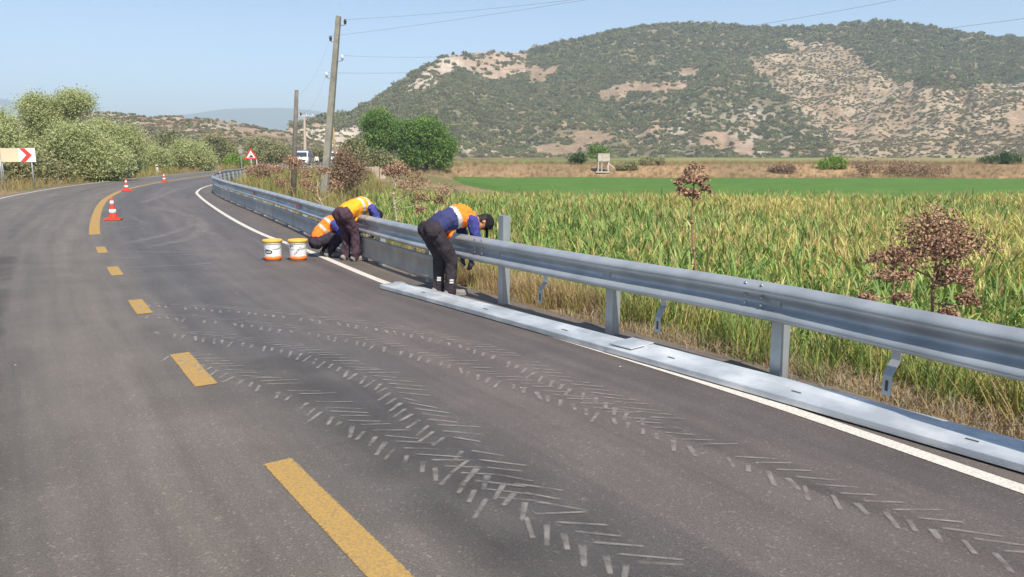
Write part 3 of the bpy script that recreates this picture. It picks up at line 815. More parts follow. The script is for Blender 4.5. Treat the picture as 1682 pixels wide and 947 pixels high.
# posts: C-channel, open to the far side
def post_mesh(h, name):
    mb = MB(); w, dp, tk = .05, .10, .006
    mb.box((0, -dp / 2, h / 2), (w * 2 - .0, tk, h))                               # web faces the traffic
    for sx in (-1, 1):
        mb.box((sx * (w - tk / 2), 0, h / 2), (tk, dp - tk * 1.2, h - .002))
        mb.box((sx * (w - .016), dp / 2, h / 2), (.028, tk, h - .004))
    me = bpy.data.meshes.new(name); me.from_pydata(mb.v, [], mb.f); me.materials.append(galv); return me
post_me, post_tall = post_mesh(.74, 'post'), post_mesh(1.10, 'post_tall')
block = MB(); block.box((0, -.075, .635), (.10, .05, .20)); 
block_me = bpy.data.meshes.new('spacer'); block_me.from_pydata(block.v, [], block.f); block_me.materials.append(galv)
n_post = int((SEND - S0) / 1.92)
for i in range(-4, n_post):
    s = S0 + i * 1.92
    p, t, nn = rail_at(s)
    rz = math.atan2(t[1], t[0])
    # local x along the rail, local y toward the field
    tall = (i == 2)
    o = inst('post', post_tall if tall else post_me, GR, (p[0], p[1], -.01), rot=(R(rng.normal(0, .8)), R(rng.normal(0, .8)) if not tall else R(2.2), rz + math.pi))
    if tall: o['label'] = 'taller post rising above the beam'
    if i < 30: inst('spacer', block_me, GR, (p[0], p[1], 0), rz + math.pi)
# hanging strap brackets waiting for the lower panel, with a slotted foot
def strap_mesh():
    mb = MB(); w = .036
    prof = [(-.01, .60), (-.01, .40), (-.085, .30), (-.085, .155)]
    tk = .006
    for (y0, z0), (y1, z1) in zip(prof[:-1], prof[1:]):
        c = Vector((0, (y0 + y1) / 2, (z0 + z1) / 2)); d = Vector((0, y1 - y0, z1 - z0)); L_ = d.length; d.normalize()
        ax = Matrix((Vector((1, 0, 0)), d.cross(Vector((1, 0, 0))) * -1, d)).transposed()
        mb.box(c, (w * 2 - .002, tk, L_ + .004), ax=ax)
    mb.box((0, -.0895, .225), (.02, .003, .075), m=1)
    me = bpy.data.meshes.new('strap'); me.from_pydata(mb.v, [], mb.f); me.materials.append(galv); me.materials.append(dark_slot)
    me.polygons.foreach_set('material_index', mb.m); return me
strap_me = strap_mesh()
for x, y in ((.42, 8.2), (1.33, 6.95), (2.72, 4.9)):
    p, t, nn = rail_at(rail_s(x, y)); inst('strap', strap_me, GR, (p[0], p[1], 0), math.atan2(t[1], t[0]) + math.pi)
# lower panels already hung along the bend
LP = [(-.085, .425), (-.115, .42), (-.128, .405), (-.128, .36), (-.118, .345), (-.118, .15), (-.128, .135), (-.128, .09), (-.115, .075), (-.09, .07)]
sA = rail_s(-.95, 10.2); i = 0
s = sA
while s < rail_s(-19, 53):
    mb = MB(); extrude_along(mb, LP, s + .005, s + 3.0 + .03, .5, .003, dd=-.004 * (i % 2))
    o = mb.build('lower_panel', galv_ground_tint if i == 0 else (galv if i % 3 == 1 else galv_old), GR, True)
    if i == 0: o['label'] = 'tan lower panel'
    for ds in (.9, 2.4):
        p, t, nn = rail_at(s + ds)
        inst('strap', strap_me, GR, (p[0], p[1], .1), math.atan2(t[1], t[0]) + math.pi)
    s += 3.0; i += 1
# red reflectors in the valley of the beam
rb = MB(); rb.box((0, -.125, .635), (.14, .012, .085)); rb.box((0, -.11, .635), (.16, .02, .02))
rf_me = bpy.data.meshes.new('reflector'); rf_me.from_pydata(rb.v, [], rb.f); rf_me.materials.append(red_refl)
for x, y in ((-12.3, 32), (-7.9, 23.3), (-4.9, 17.4)):
    p, t, nn = rail_at(rail_s(x, y)); inst('reflector', rf_me, GR, (p[0] - .03 * nn[0], p[1] - .03 * nn[1], 0), math.atan2(t[1], t[0]) + math.pi)

# two loose lower panels lying on the shoulder
def loose_panel(a, b, w, label, z0, mat):
    a, b = Vector((*a, 0)), Vector((*b, 0)); t = (b - a).normalized(); n = Vector((-t.y, t.x, 0))   # n points to the field
    L_ = (b - a).length
    root = empty('loose_panel', (a.x, a.y, z0), label, 'steel panel', 'loose lower guardrail panels')
    prof = [(.012, .0), (0, .004), (0, .048), (.006, .055), (.05, .056), (w * .62, .056), (w * .66, .066), (w * .72, .066), (w - .012, .060), (w, .05), (w, .004), (w - .012, 0)]
    mb = MB(); K = len(prof); ns = 12; V = []
    for i in range(ns + 1):
        bow = .012 * math.sin(math.pi * i / ns)
        for d, z in prof: q = a + t * (L_ * i / ns) + n * (d + bow); V.append((q.x, q.y, z + z0))
    inner = [(d * .985 + w * .0075, max(z - .004, .001)) for d, z in prof]
    Fc = []
    for i in range(ns):
        for j in range(K - 1): Fc.append((i * K + j, (i + 1) * K + j, (i + 1) * K + j + 1, i * K + j + 1))
    mb.add(V, Fc)
    V2 = []
    for i in range(ns + 1):
        bow = .012 * math.sin(math.pi * i / ns)
        for d, z in inner: q = a + t * (L_ * i / ns) + n * (d + bow); V2.append((q.x, q.y, z + z0))
    mb.add(V2, [f[::-1] for f in Fc])
    mb.build('sheet', mat, root)
    for k in range(3):
        f = (.14, .40, .66)[k] if 'near' in label else (.2, .5, .8)[k]
        q = a + t * (L_ * f) + n * (w * .40); sb = MB()
        sb.box((q.x, q.y, z0 + .0585), (.075, .018, .003), math.atan2(t.y, t.x))
        sb.build('slot', dark_slot, root)
    return root, a, t, n, L_
loose_panel((-1.80, 10.0), (.98, 6.52), .34, 'narrow bright steel panel lying on the shoulder below the standing worker', .0085, galv_new)
pr_, a_, t_, n_ = loose_panel((.86, 6.66), (3.66, 3.02), .40, 'wide steel panel lying nearest along the white line with slots', .0125, M('fresh_galvanised_steel', (.44, .48, .52), .45, .5, (.80, .82, .83), 2.4, 9, .12, 50, spec=.5, contrast=(.42, .72)))[:4]
lp = MB(); c = a_ + t_ * .12 + n_ * .22
lp.box((c.x, c.y, .0845), (.26, .33, .008), math.atan2(t_.y, t_.x) + .06)
lp.build('lap_plate', galv_new, pr_)

# ------------------------------------------------------------------ crops and grass
def strip_leaf(V, Fc, MI, p, az, ln, w, rise, droop, seg=4, m=0, twist=0):
    """an arching blade: two verts per step"""
    d = np.array((math.cos(az), math.sin(az), 0)); side = np.array((-math.sin(az), math.cos(az), 0))
    b = len(V); q = np.array(p, float); a = rise
    for i in range(seg + 1):
        u = i / seg
        ww = w * (1 - u ** 2.2) * (.55 + .45 * min(1, u * 4)) + .001
        sd = side * math.cos(twist * u) + np.array((0, 0, 1)) * math.sin(twist * u)
        V.append(q - sd * ww / 2); V.append(q + sd * ww / 2)
        q = q + (d * math.cos(a) + np.array((0, 0, 1)) * math.sin(a)) * ln / seg
        a -= droop / seg
    for i in range(seg):
        Fc.append((b + 2 * i, b + 2 * i + 1, b + 2 * i + 3, b + 2 * i + 2)); MI.append(m)

corn_mats = [M('maize_leaf_green', (.33, .43, .105), .6, rnd=.22, transl=.3), M('maize_leaf_yellowing', (.50, .49, .145), .7, rnd=.22, transl=.3),
             M('maize_tassel_tan', (.60, .45, .21), .8, rnd=.2, transl=.2), M('maize_leaf_dark', (.17, .27, .072), .6, rnd=.2, transl=.25)]
def corn_mesh(i, tassel, yellow, dark, h=1.35):
    rg = np.random.default_rng(50 + i); V, Fc, MI = [], [], []
    hh = h * rg.uniform(.92, 1.08)
    strip_leaf(V, Fc, MI, (0, 0, 0), rg.uniform(0, 6.28), hh, .03, R(88), R(-3), 3, 0)
    strip_leaf(V, Fc, MI, (0, 0, 0), rg.uniform(0, 6.28), hh, .03, R(88), R(-3), 3, 0)
    az = rg.uniform(0, 6.28)
    for k in range(13):
        z = hh * (.08 + .86 * k / 12); az += math.pi + rg.normal(0, .45)
        m = 1 if rg.random() < yellow else (3 if rg.random() < dark else 0)
        strip_leaf(V, Fc, MI, (0, 0, z), az, rg.uniform(.42, .75) * (1 - .25 * k / 12), rg.uniform(.028, .050), R(rg.uniform(66, 86)), R(rg.uniform(10, 90)), 5, m, rg.uniform(-.8, .8))
    if tassel:
        for k in range(7):
            strip_leaf(V, Fc, MI, (0, 0, hh * .97), rg.uniform(0, 6.28), rg.uniform(.16, .30), .015, R(rg.uniform(66, 89)), R(rg.uniform(0, 40)), 2, 2)
    me = np_mesh('maize', V, Fc, MI)
    for m in corn_mats: me.materials.append(m)
    return me
CORN = [corn_mesh(0, 0, .10, .6), corn_mesh(1, 0, .15, .5), corn_mesh(2, 1, .15, .5), corn_mesh(3, 1, .45, .1), corn_mesh(4, 1, .5, .1), corn_mesh(5, 1, .65, .05), corn_mesh(6, 1, .35, .15), corn_mesh(7, 1, .75, 0)]
n = 62000
cx = rng.uniform(-10, 36, n); cy = rng.uniform(3, 38.5, n)
cdr = sdist(RAIL, cx, cy)
lb = -.9 + (cy - 12.5) * -.27                            # left border of the crop
edge = 37.2 - .05 * cx
dens = .7 + .3 * sstep(22, 8, np.hypot(cx, cy))
k = (cdr > np.where(cy < 8.6, .9, 1.5) + .9 * (fbm(cx * .8, cy * .8) - .5)) & (cx > lb + 1.5 * (fbm(cy * .3, cx * .3) - .5)) & (cx < cy * .78 + 4.5) & (cy < edge) & (rng.random(n) < dens)
cx, cy, cdr = cx[k], cy[k], cdr[k]
cz = ground_z(cx, cy, cdr)
nn_ = fbm(cx * .22, cy * .22, 3)
yel = sstep(3.0, 18, cdr) * .55 - .26 + (nn_ - .5) * 1.6 + rng.normal(0, .18, len(cx))
var = np.where(yel < .12, rng.integers(0, 3, len(cx)), np.where(yel < .5, rng.choice([2, 3, 6, 4], len(cx)), rng.choice([3, 4, 5, 7, 7], len(cx))))
sc_ = np.clip((-.22 + rng.normal(0, .13, len(cx)) + .35 * (nn_ - .5) - cz) / 1.5, .30, 1.12)
scatter('maize_crop', np.stack([cx, cy, cz - .02], 1), np.stack([rng.normal(0, .06, len(cx)), rng.normal(0, .06, len(cx)), rng.uniform(0, 6.28, len(cx))], 1), np.stack([sc_, sc_, sc_ * rng.uniform(.92, 1.08, len(cx))], 1), var, CORN,
        'green and yellowing maize crop with tan tassels behind the guardrail', 'maize')

straw = M('dry_grass_straw', (.38, .29, .14), .85, rnd=.25, transl=.25); straw2 = M('dry_grass_tan', (.30, .215, .11), .9, rnd=.25, transl=.2)
ggreen = M('grass_green', (.13, .19, .045), .7, rnd=.25, transl=.3); gyel = M('grass_yellow', (.36, .32, .09), .8, rnd=.2, transl=.3)
greyg = M('dry_grass_grey', (.30, .26, .18), .9, rnd=.2, transl=.2)
GM = [straw, straw2, ggreen, gyel, greyg]
def tuft(i, nb, h, spread, w, lean, mats):
    rg = np.random.default_rng(300 + i); V, Fc, MI = [], [], []
    for k in range(nb):
        a = rg.uniform(0, 6.28); r = spread * math.sqrt(rg.random())
        strip_leaf(V, Fc, MI, (r * math.cos(a), r * math.sin(a), 0), rg.uniform(0, 6.28), h * rg.uniform(.5, 1.15), w * rg.uniform(.7, 1.3), R(rg.uniform(90 - lean, 90)), R(rg.uniform(5, 70)), 3, rg.choice(mats))
    me = np_mesh('tuft', V, Fc, MI)
    for m in GM: me.materials.append(m)
    return me
TUFT = [tuft(0, 34, .42, .16, .006, 35, [0, 0, 1]), tuft(1, 34, .5, .18, .007, 30, [0, 1, 1, 4]), tuft(2, 30, .42, .16, .009, 38, [2, 2, 3]), tuft(3, 34, .55, .2, .008, 25, [3, 0, 3]), tuft(4, 40, .16, .2, .006, 60, [4, 4, 1]), tuft(5, 26, .85, .2, .012, 22, [3, 0, 2])]
def grass(name, n, region, zone_fn, label, near=None):
    x = rng.uniform(region[0], region[1], n); y = rng.uniform(region[2], region[3], n)
    dr = sdist(RAIL, x, y); dl = -sdist(LEFT, x, y)
    keep, v, s = zone_fn(x, y, dr, dl)
    x, y, dr, dl, v, s = [q[keep] for q in (x, y, dr, dl, v, s)]
    z = ground_z(x, y, dr, dl)
    scatter(name, np.stack([x, y, z - .01], 1), np.stack([rng.normal(0, .12, len(x)), rng.normal(0, .12, len(x)), rng.uniform(0, 6.28, len(x))], 1), s, v, TUFT, label, 'grass')
def zr(x, y, dr, dl):
    n = len(x); q = fbm(x * .7, y * .7, 3); mid = (y > 8.6) & (y < 13)
    keep = (dr > .22) & (dr < 3.0) & (rng.random(n) < .3 + .6 * sstep(.2, .6, dr))
    v = np.where(q > .56, rng.choice([2, 2, 3], n), rng.choice([0, 0, 1, 1, 3], n)); s = rng.uniform(.55, .95, n)
    near = ~mid
    v = np.where(near, np.where(dr < .75, rng.choice([4, 4, 4, 2], n), rng.choice([2, 2, 2, 2, 3], n)), v)
    s = np.where(near, np.where(dr < .75, rng.uniform(.6, 1.2, n), rng.uniform(.8, 1.3, n)), s)
    keep &= ~(near & (dr < .75) & (v != 4) & (rng.random(n) < .7))
    keep &= ~(near & (dr > .75) & (rng.random(n) < .6))
    keep &= ~(mid & (dr > 1.7) & (rng.random(n) < .7))
    s = np.where(mid & (dr < .5), s * .6, s)
    return keep, v, s
grass('verge_grass', 20000, (-4, 9, -1, 14), zr, 'dry straw and green grass on the slope behind the near guardrail')
def zr2(x, y, dr, dl):
    n = len(x); q = fbm(x * .25, y * .25, 3)
    keep = (dr > .3) & (x < -.5 - (y - 14) * .22) & (rng.random(n) < .3 + .7 * sstep(16, 3, dr))
    v = np.where(q > .55, rng.choice([3, 5, 2], n), rng.choice([0, 1, 3, 0, 5], n))
    return keep, v, rng.uniform(.8, 1.7, n) * np.where(dr < 1, .6, 1)
grass('tall_dry_grass', 16000, (-32, 0, 13, 78), zr2, 'tall yellow dry grass between the far guardrail and the poles')
def zl(x, y, dr, dl):
    n = len(x); q = fbm(x * .2, y * .2, 3)
    keep = (dl > .75) & (dl < 22) & (rng.random(n) < .35 + .65 * sstep(9, 1.5, dl))
    v = np.where(q > .5, rng.choice([2, 3, 5], n), rng.choice([0, 1, 3, 4], n))
    return keep, v, rng.uniform(.6, 1.5, n) * np.where(dl < 1.3, .5, 1)
grass('left_verge_grass', 15000, (-62, -18, 26, 110), zl, 'dry and green grass along the left side of the road')
def zm(x, y, dr, dl):
    n = len(x); keep = (dr > 6) & (x > -16 - .02 * y) & (y > 38) & ((y < 62) | ((y > 99) & (y < 128))) & (rng.random(n) < np.where(y < 62, .7, .8)) & (x < y * .78)
    v = np.where(y < 62, rng.choice([2, 3, 3], n), rng.choice([0, 1, 1, 4, 2], n, p=[.3, .3, .2, .15, .05]))
    return keep, v, rng.uniform(.8, 1.5, n) * np.where(y > 90, 1.2, 1)
grass('bank_grass', 22000, (-20, 95, 38, 128), zm, 'brown dry grass on the bank and strips between the fields')

# bright green low crop
bx = np.linspace(-13, 120, 240); by = np.linspace(57, 103.5, 110)
BX, BY = np.meshgrid(bx, by)
far_e = 104.5 - .09 * BX + 3 * (fbm(BX * .03, BX * 0 + 3.3) - .5)
BYY = 57 + (BY - 57) / 46.5 * (far_e - 57)
left_sh = np.interp(BYY, [57, 75, 104], [2, -4, -11])
BXX = np.maximum(BX, left_sh + fbm(BX * 0 + 2, BYY * .2) * 2)
BZ = -1.6 + .38 + (fbm(BXX * .9, BYY * .9) - .5) * .14 + (fbm(BXX * .1, BYY * .1) - .5) * .2
edge_m = np.minimum.reduce([sstep(0, 1.5, BYY - 57), sstep(0, 1.0, far_e - BYY), sstep(-.2, 1.5, BXX - left_sh - 1)])
BZ = BZ * edge_m + (1 - edge_m) * -1.75
ii = np.arange(BX.size).reshape(BX.shape)
Fq = np.stack([ii[:-1, :-1].ravel(), ii[:-1, 1:].ravel(), ii[1:, 1:].ravel(), ii[1:, :-1].ravel()], 1)
me = np_mesh('green_field', np.stack([BXX.ravel(), BYY.ravel(), BZ.ravel()], 1), Fq)
tag(mesh_obj('green_field', me, M('young_crop_green', (.062, .140, .017), .8, 0, (.085, .168, .024), .35, 6, .8, 5, transl=.1), None, True), 'smooth bright green low crop field', 'field', kind='structure')

# ------------------------------------------------------------------ trees
bark = M('grey_brown_bark', (.12, .09, .065), .9, 0, (.07, .055, .04), 8, 4, .4, 25)
def leafm(n, c, tr=.38): return M(n, c, .75, rnd=0, transl=tr, spec=.12)
LM = {'tam': [leafm('tamarisk_foliage', (.44, .48, .225)), leafm('tamarisk_foliage_pale', (.50, .525, .26)), leafm('tamarisk_foliage_deep', (.32, .36, .17))],
      'green': [leafm('broadleaf_green', (0.146, 0.256, 0.065)), leafm('broadleaf_light', (0.282, 0.389, 0.096)), leafm('broadleaf_deep', (0.082, 0.154, 0.046))],
      'olive': [leafm('olive_scrub', (0.282, 0.282, 0.140)), leafm('olive_scrub_pale', (0.393, 0.370, 0.192)), leafm('olive_scrub_deep', (0.168, 0.180, 0.090))],
      'dark': [leafm('dark_bush', (0.081, 0.137, 0.055)), leafm('dark_bush_light', (0.127, 0.182, 0.073)), leafm('dark_bush_deep', (0.050, 0.087, 0.036))],
      'dry': [leafm('dry_brown_scrub', (0.324, 0.230, 0.149)), leafm('dry_rust_scrub', (0.378, 0.243, 0.162)), leafm('dry_grey_scrub', (0.265, 0.209, 0.155))],
      'lime': [leafm('reed_green', (0.224, 0.343, 0.066)), leafm('reed_light', (0.317, 0.422, 0.092)), leafm('reed_deep', (0.119, 0.198, 0.047))]}
tree_n = [0]
def tree(name, label, cat, base, lumps, kind, leaf=.16, n=5000, aspect=1.9, group=None, trunk_r=.16, clump=.35, droop=0, stems=1):
    """lumps: (dx, dy, z, rx, ry, rz) relative to the base"""
    tree_n[0] += 1
    rg = np.random.default_rng(1000 + tree_n[0])
    root = empty(name, base, label, cat, group)
    vol = np.array([l[3] * l[4] * l[5] for l in lumps]) ** .67; vol /= vol.sum()
    cl = []; 
    ncl = max(30, n // 26)
    for l, w in zip(lumps, vol):
        m = max(5, int(ncl * w)); d = rg.normal(size=(m, 3)); d /= np.linalg.norm(d, axis=1)[:, None]
        rr = rg.uniform(.25, 1, m) ** .45 * rg.uniform(.85, 1.12, m)
        cl.append(np.array(l[:3]) + d * rr[:, None] * np.array(l[3:6]))
    cl = np.concatenate(cl)
    cl = cl[cl[:, 2] > .1]
    k = rg.integers(0, len(cl), n)
    off = rg.normal(size=(n, 3)) * clump; off[:, 2] *= .75
    if droop: off[:, 2] -= np.abs(rg.normal(size=n)) * clump * droop
    P = cl[k] + off
    ok = P[:, 2] > .03
    P, k = P[ok], k[ok]
    V, Fq = leaf_cards(P, leaf, aspect, .25, rg, droop * .5)
    tone = rg.choice(3, len(cl), p=[.5, .27, .23])
    mi = np.repeat(tone[k], 2)
    me = np_mesh('crown', V, Fq, mi)
    o = mesh_obj('crown', me, LM[kind], root)
    # trunk and limbs
    mb = MB(); bx_, by_, bz_ = base
    top = max(lumps, key=lambda l: l[2]); hub_z = min(l[2] for l in lumps) * .6
    for st in range(stems):
        o2 = Vector((rg.normal(0, .15) * (stems > 1), rg.normal(0, .15) * (stems > 1), 0))
        hub = Vector((rg.normal(0, .1) + o2.x * 2, rg.normal(0, .1) + o2.y * 2, max(.3, hub_z)))
        B0 = Vector(base)
        mb.tube([B0 + o2 + Vector((0, 0, -.3)), B0 + o2 * 1.2 + Vector((0, 0, .1)), B0 + hub * .6 + o2 * .5, B0 + hub], [trunk_r * 1.25, trunk_r, trunk_r * .85, trunk_r * .7], 8)
        for l in lumps[st::stems]:
            e = Vector(l[:3]); mid = hub.lerp(e, .5) + Vector((rg.normal(0, .12), rg.normal(0, .12), .1 * l[5]))
            mb.tube([B0 + hub * .9, B0 + mid, B0 + e + Vector((0, 0, l[5] * .35))], [trunk_r * .5, trunk_r * .3, trunk_r * .08], 6)
            for q in range(3):
                d = rg.normal(size=3); d /= np.linalg.norm(d); ee = e + Vector((d[0] * l[3], d[1] * l[4], abs(d[2]) * l[5])) * .8
                mb.tube([B0 + mid, B0 + mid.lerp(ee, .5) + Vector((0, 0, .08)), B0 + ee], [trunk_r * .25, trunk_r * .15, trunk_r * .04], 5)
    mb.build('trunk', bark, root, True)
    return root

def gz(x, y): return float(ground_z(np.array([x]), np.array([y]))[0])
def at(x, y, Y):                                       # survey bearing -> metres at depth Y
    th = R(10.17); dx, dy = x - 841, y - 473.5
    k = Y / (1224 * math.cos(th) - dy * math.sin(th)); return dx * k, CAMZ - (dy * math.cos(th) + 1224 * math.sin(th)) * k
def tree_at(name, label, cat, Y, boxes, kind, leaf, n, **kw):
    """boxes: lumps as surveyed extents (x0, x1, ytop, ybottom) at depth Y"""
    cx_ = sum((b[0] + b[1]) / 2 for b in boxes) / len(boxes)
    X0, _ = at(cx_, 254, Y); Z0 = gz(X0, Y); lumps = []
    rg = np.random.default_rng(int(cx_) + 5000)
    for b in boxes:
        xa, zt = at(b[0], b[2], Y); xb, zb = at(b[1], b[3], Y)
        rx = (xb - xa) / 2; rz = (zt - zb) / 2
        lumps.append(((xa + xb) / 2 - X0, rg.uniform(-.5, .5) * rx, (zt + zb) / 2 - Z0, rx * .88, rx * .8, rz * .86))
    return tree(name, label, cat, (X0, Y, Z0), lumps, kind, leaf, n, **kw)
TG = 'trees and scrub along the left of the road'
tree_at('tamarisk_tree', 'tall pale tamarisk tree with two uneven heads rising behind the left scrub', 'tree', 64, [(42, 90, 152, 205), (62, 112, 160, 225), (95, 152, 148, 184), (85, 130, 175, 235), (40, 95, 190, 262)], 'tam', .075, 42000, group=TG, clump=.42, aspect=2.6, trunk_r=.2, droop=.3)
tree_at('tamarisk_tree', 'broad pale green tamarisk bush right of the chevron board', 'tree', 53, [(70, 130, 215, 290), (110, 180, 205, 285), (150, 215, 230, 292), (95, 150, 198, 260), (120, 200, 240, 298)], 'tam', .075, 52000, group=TG, clump=.4, aspect=2.4, trunk_r=.12, stems=3, droop=.3)
tree_at('tamarisk_tree', 'tree cut off by the left picture edge above the chevron board', 'tree', 50, [(-40, 20, 178, 240), (-30, 38, 205, 270), (-60, 10, 220, 290), (5, 48, 235, 285)], 'tam', .085, 22000, group=TG, clump=.4, trunk_r=.15, stems=2)
tree_at('tamarisk_tree', 'tall rounded pale bush under the low hill left end', 'tree', 72, [(140, 200, 190, 260), (165, 232, 198, 265), (150, 215, 225, 280)], 'tam', .08, 32000, group=TG, clump=.45, aspect=2.4, stems=2, droop=.3)
tree_at('scrub_bush', 'olive scrub bush behind the legs of the chevron board', 'bush', 49, [(-20, 40, 255, 305), (25, 85, 250, 300), (60, 120, 262, 305)], 'olive', .12, 8000, group=TG, clump=.3, stems=3, trunk_r=.07)
tree_at('dark_bush', 'small round dark green bush at the foot of the pale tamarisks', 'bush', 60, [(190, 224, 252, 284), (186, 210, 258, 286), (204, 228, 258, 286)], 'dark', .09, 5000, group=TG, clump=.2, stems=3, trunk_r=.05)
tree_at('tamarisk_tree', 'pale grey green bush left of the white marker post', 'tree', 78, [(215, 262, 232, 284), (240, 280, 238, 284)], 'tam', .085, 20000, group=TG, clump=.35, aspect=2.3, stems=2, droop=.3)
tree_at('tamarisk_tree', 'wide grey green bush right of the white marker post', 'tree', 86, [(278, 322, 226, 276), (305, 348, 228, 278), (270, 300, 244, 280), (325, 356, 246, 280)], 'tam', .09, 26000, group=TG, clump=.4, aspect=2.3, stems=2, droop=.3)
tree_at('scrub_tree', 'olive brown thin tree behind the grey green bushes', 'tree', 120, [(255, 300, 212, 262), (240, 275, 226, 268)], 'olive', .2, 5000, group=TG, clump=.5)
tree_at('scrub_tree', 'brownish open scrub tree left of the round sign', 'tree', 128, [(330, 372, 216, 268), (352, 392, 232, 276)], 'olive', .2, 4500, group=TG, clump=.5, stems=2)
tree_at('scrub_tree', 'tan dry scrub tree behind the warning triangle', 'tree', 140, [(395, 445, 222, 268), (420, 470, 226, 272)], 'olive', .22, 5500, group=TG, clump=.6, stems=2)
tree_at('scrub_tree', 'darker scrub tree between the warning triangle and the thin pole', 'tree', 128, [(440, 478, 236, 272), (430, 458, 244, 276)], 'olive', .18, 4500, group=TG, clump=.4)
tree_at('scrub_bush', 'light green low bush beside the round sign post', 'bush', 108, [(366, 400, 252, 277), (380, 412, 256, 278)], 'lime', .13, 3000, group=TG, clump=.3, stems=2, trunk_r=.05)
tree_at('scrub_bush', 'green bush behind the parked white truck', 'bush', 150, [(512, 536, 238, 266), (520, 545, 242, 268)], 'olive', .18, 2500, clump=.4, trunk_r=.08)
# the broad trees beyond the poles
tree_at('broadleaf_tree', 'light green broadleaf tree at the field corner, left of the darker crown', 'tree', 112, [(594, 648, 180, 222), (600, 655, 205, 255), (622, 672, 196, 246), (590, 632, 228, 272)], 'green', .18, 26000, clump=.5, trunk_r=.25, aspect=1.4)
tree_at('broadleaf_tree', 'wide dark green broadleaf tree with its trunk showing by the green field', 'tree', 109, [(648, 700, 196, 248), (676, 734, 190, 244), (690, 750, 215, 268), (655, 705, 232, 276), (700, 742, 240, 280)], 'green', .18, 32000, clump=.5, trunk_r=.3, aspect=1.4)
tree_at('broadleaf_tree', 'small grey green tree in front of the broadleaf pair', 'tree', 100, [(576, 612, 240, 282), (598, 640, 244, 286), (612, 648, 254, 290)], 'olive', .2, 9000, clump=.4, trunk_r=.16, stems=2)
tree_at('broadleaf_tree', 'olive tree leaning at the edge of the tall pole', 'tree', 92, [(560, 602, 226, 270), (572, 606, 246, 290)], 'olive', .18, 6000, clump=.4, trunk_r=.14)
tree_at('dry_scrub', 'tall rust brown dry scrub right of the leaning pole', 'bush', 44, [(550, 578, 244, 290), (545, 590, 270, 315), (560, 600, 262, 300)], 'dry', .07, 6000, clump=.25, trunk_r=.04, stems=4, aspect=2.5)
BG = 'bushes on the brown bank'
for lab, Y, bx4, kd in (('dark grey bush on the bank left of the water tank', 120, [(933, 958, 256, 276), (940, 962, 250, 272)], 'dark'), ('green tree standing behind the water tank', 145, [(962, 990, 236, 262), (975, 1004, 240, 264)], 'green'),
                        ('low bush beside the water tank chute', 113, [(1008, 1034, 270, 287), (1026, 1046, 268, 284)], 'olive'), ('bright green reed clump on the bank', 112, [(1342, 1366, 262, 282), (1358, 1392, 256, 280)], 'lime'),
                        ('dark brown low brush left of the reed clump', 110, [(1268, 1292, 272, 288), (1284, 1304, 272, 286)], 'dry'), ('dark green bush on the bank near the right picture edge', 116, [(1604, 1640, 254, 274), (1630, 1672, 250, 272)], 'dark'),
                        ('wide brown brush mound on the right bank', 106, [(1400, 1460, 262, 286), (1450, 1530, 264, 288), (1500, 1560, 268, 290)], 'dry'), ('pale scrub on the bank between tank and reeds', 118, [(1046, 1076, 260, 280), (1066, 1100, 262, 280)], 'olive')):
    tree_at('bank_bush', lab, 'bush', Y, bx4, kd, .16, 2600, clump=.32, trunk_r=.06, group=BG, stems=2)

# ------------------------------------------------------------------ street furniture
cone_red = M('cone_orange_red', (.72, .055, .02), .5, 0, (.55, .045, .02), 14, 4, spec=.4)
cone_white = M('cone_reflective_white', (.78, .76, .72), .45, 0, (.6, .58, .55), 20, 4)
def cone_parts(h):
    out = []
    b = MB(); hb = .035; w = .20 * h / .62
    b.box((0, 0, hb / 2), (2 * w, 2 * w, hb)); b.box((0, 0, hb + .012), (1.5 * w, 1.5 * w, .024))
    for sx in (-1, 1):
        for sy in (-1, 1): b.box((sx * w * .8, sy * w * .8, .008), (.05, .05, .016 + .0))
    out.append(('base', b, cone_red))
    def r(z): return (.115 - (.115 - .022) * (z - .04) / (h - .04)) * h / .62
    zs = [(.045, .20), (.20, .36), (.36, .46), (.46, .57), (.57, 1.0)]
    body = MB(); body.lathe((0, 0, 0), [(r(.045 * h + .02), .05), (r(.5 * h), .5 * h), (r(.97 * h), .97 * h), (.012, h), (0.001, h)], 18); out.append(('body', body, cone_red))
    for a, c in ((.28, .46), (.66, .83)):
        s = MB(); s.lathe((0, 0, 0), [(r(a * h), a * h), (r(a * h) + .004, a * h), (r(c * h) + .004, c * h), (r(c * h), c * h)], 18); out.append(('band', s, cone_white))
    return out
def cone(x, y, h, label, rz):
    root = empty('traffic_cone', (x, y, .008), label, 'traffic cone', 'traffic cones along the yellow line')
    for nm, mb, mt in cone_parts(h):
        me = bpy.data.meshes.new(nm); me.from_pydata(mb.v, [], mb.f); o = mesh_obj(nm, me, mt, root, nm != 'base'); o.rotation_euler.z = rz
cone(-11.19, 20.93, .64, 'orange and white traffic cone nearest, largest of the row', .3)
cone(-19.3, 37.6, .63, 'orange and white traffic cone in the middle of the row on the yellow line', .8)
cone(-23.2, 50.2, .60, 'orange and white traffic cone farthest along the solid yellow line', .1)
cone(-22.0, 56.8, .62, 'orange and white cone peeping over the guardrail at the bend', .5)

post_grey = M('sign_post_grey', (.42, .42, .41), .5, .4, (.33, .33, .32), 6)
cream = M('cream_board', (.66, .56, .38), .6, 0, (.58, .49, .34), 1.2, 4)
sgn_white = M('sign_white', (.80, .79, .76), .45)
sgn_red = M('sign_red', (.62, .05, .04), .45)
sgn_black = M('sign_black', (.02, .02, .02), .5)
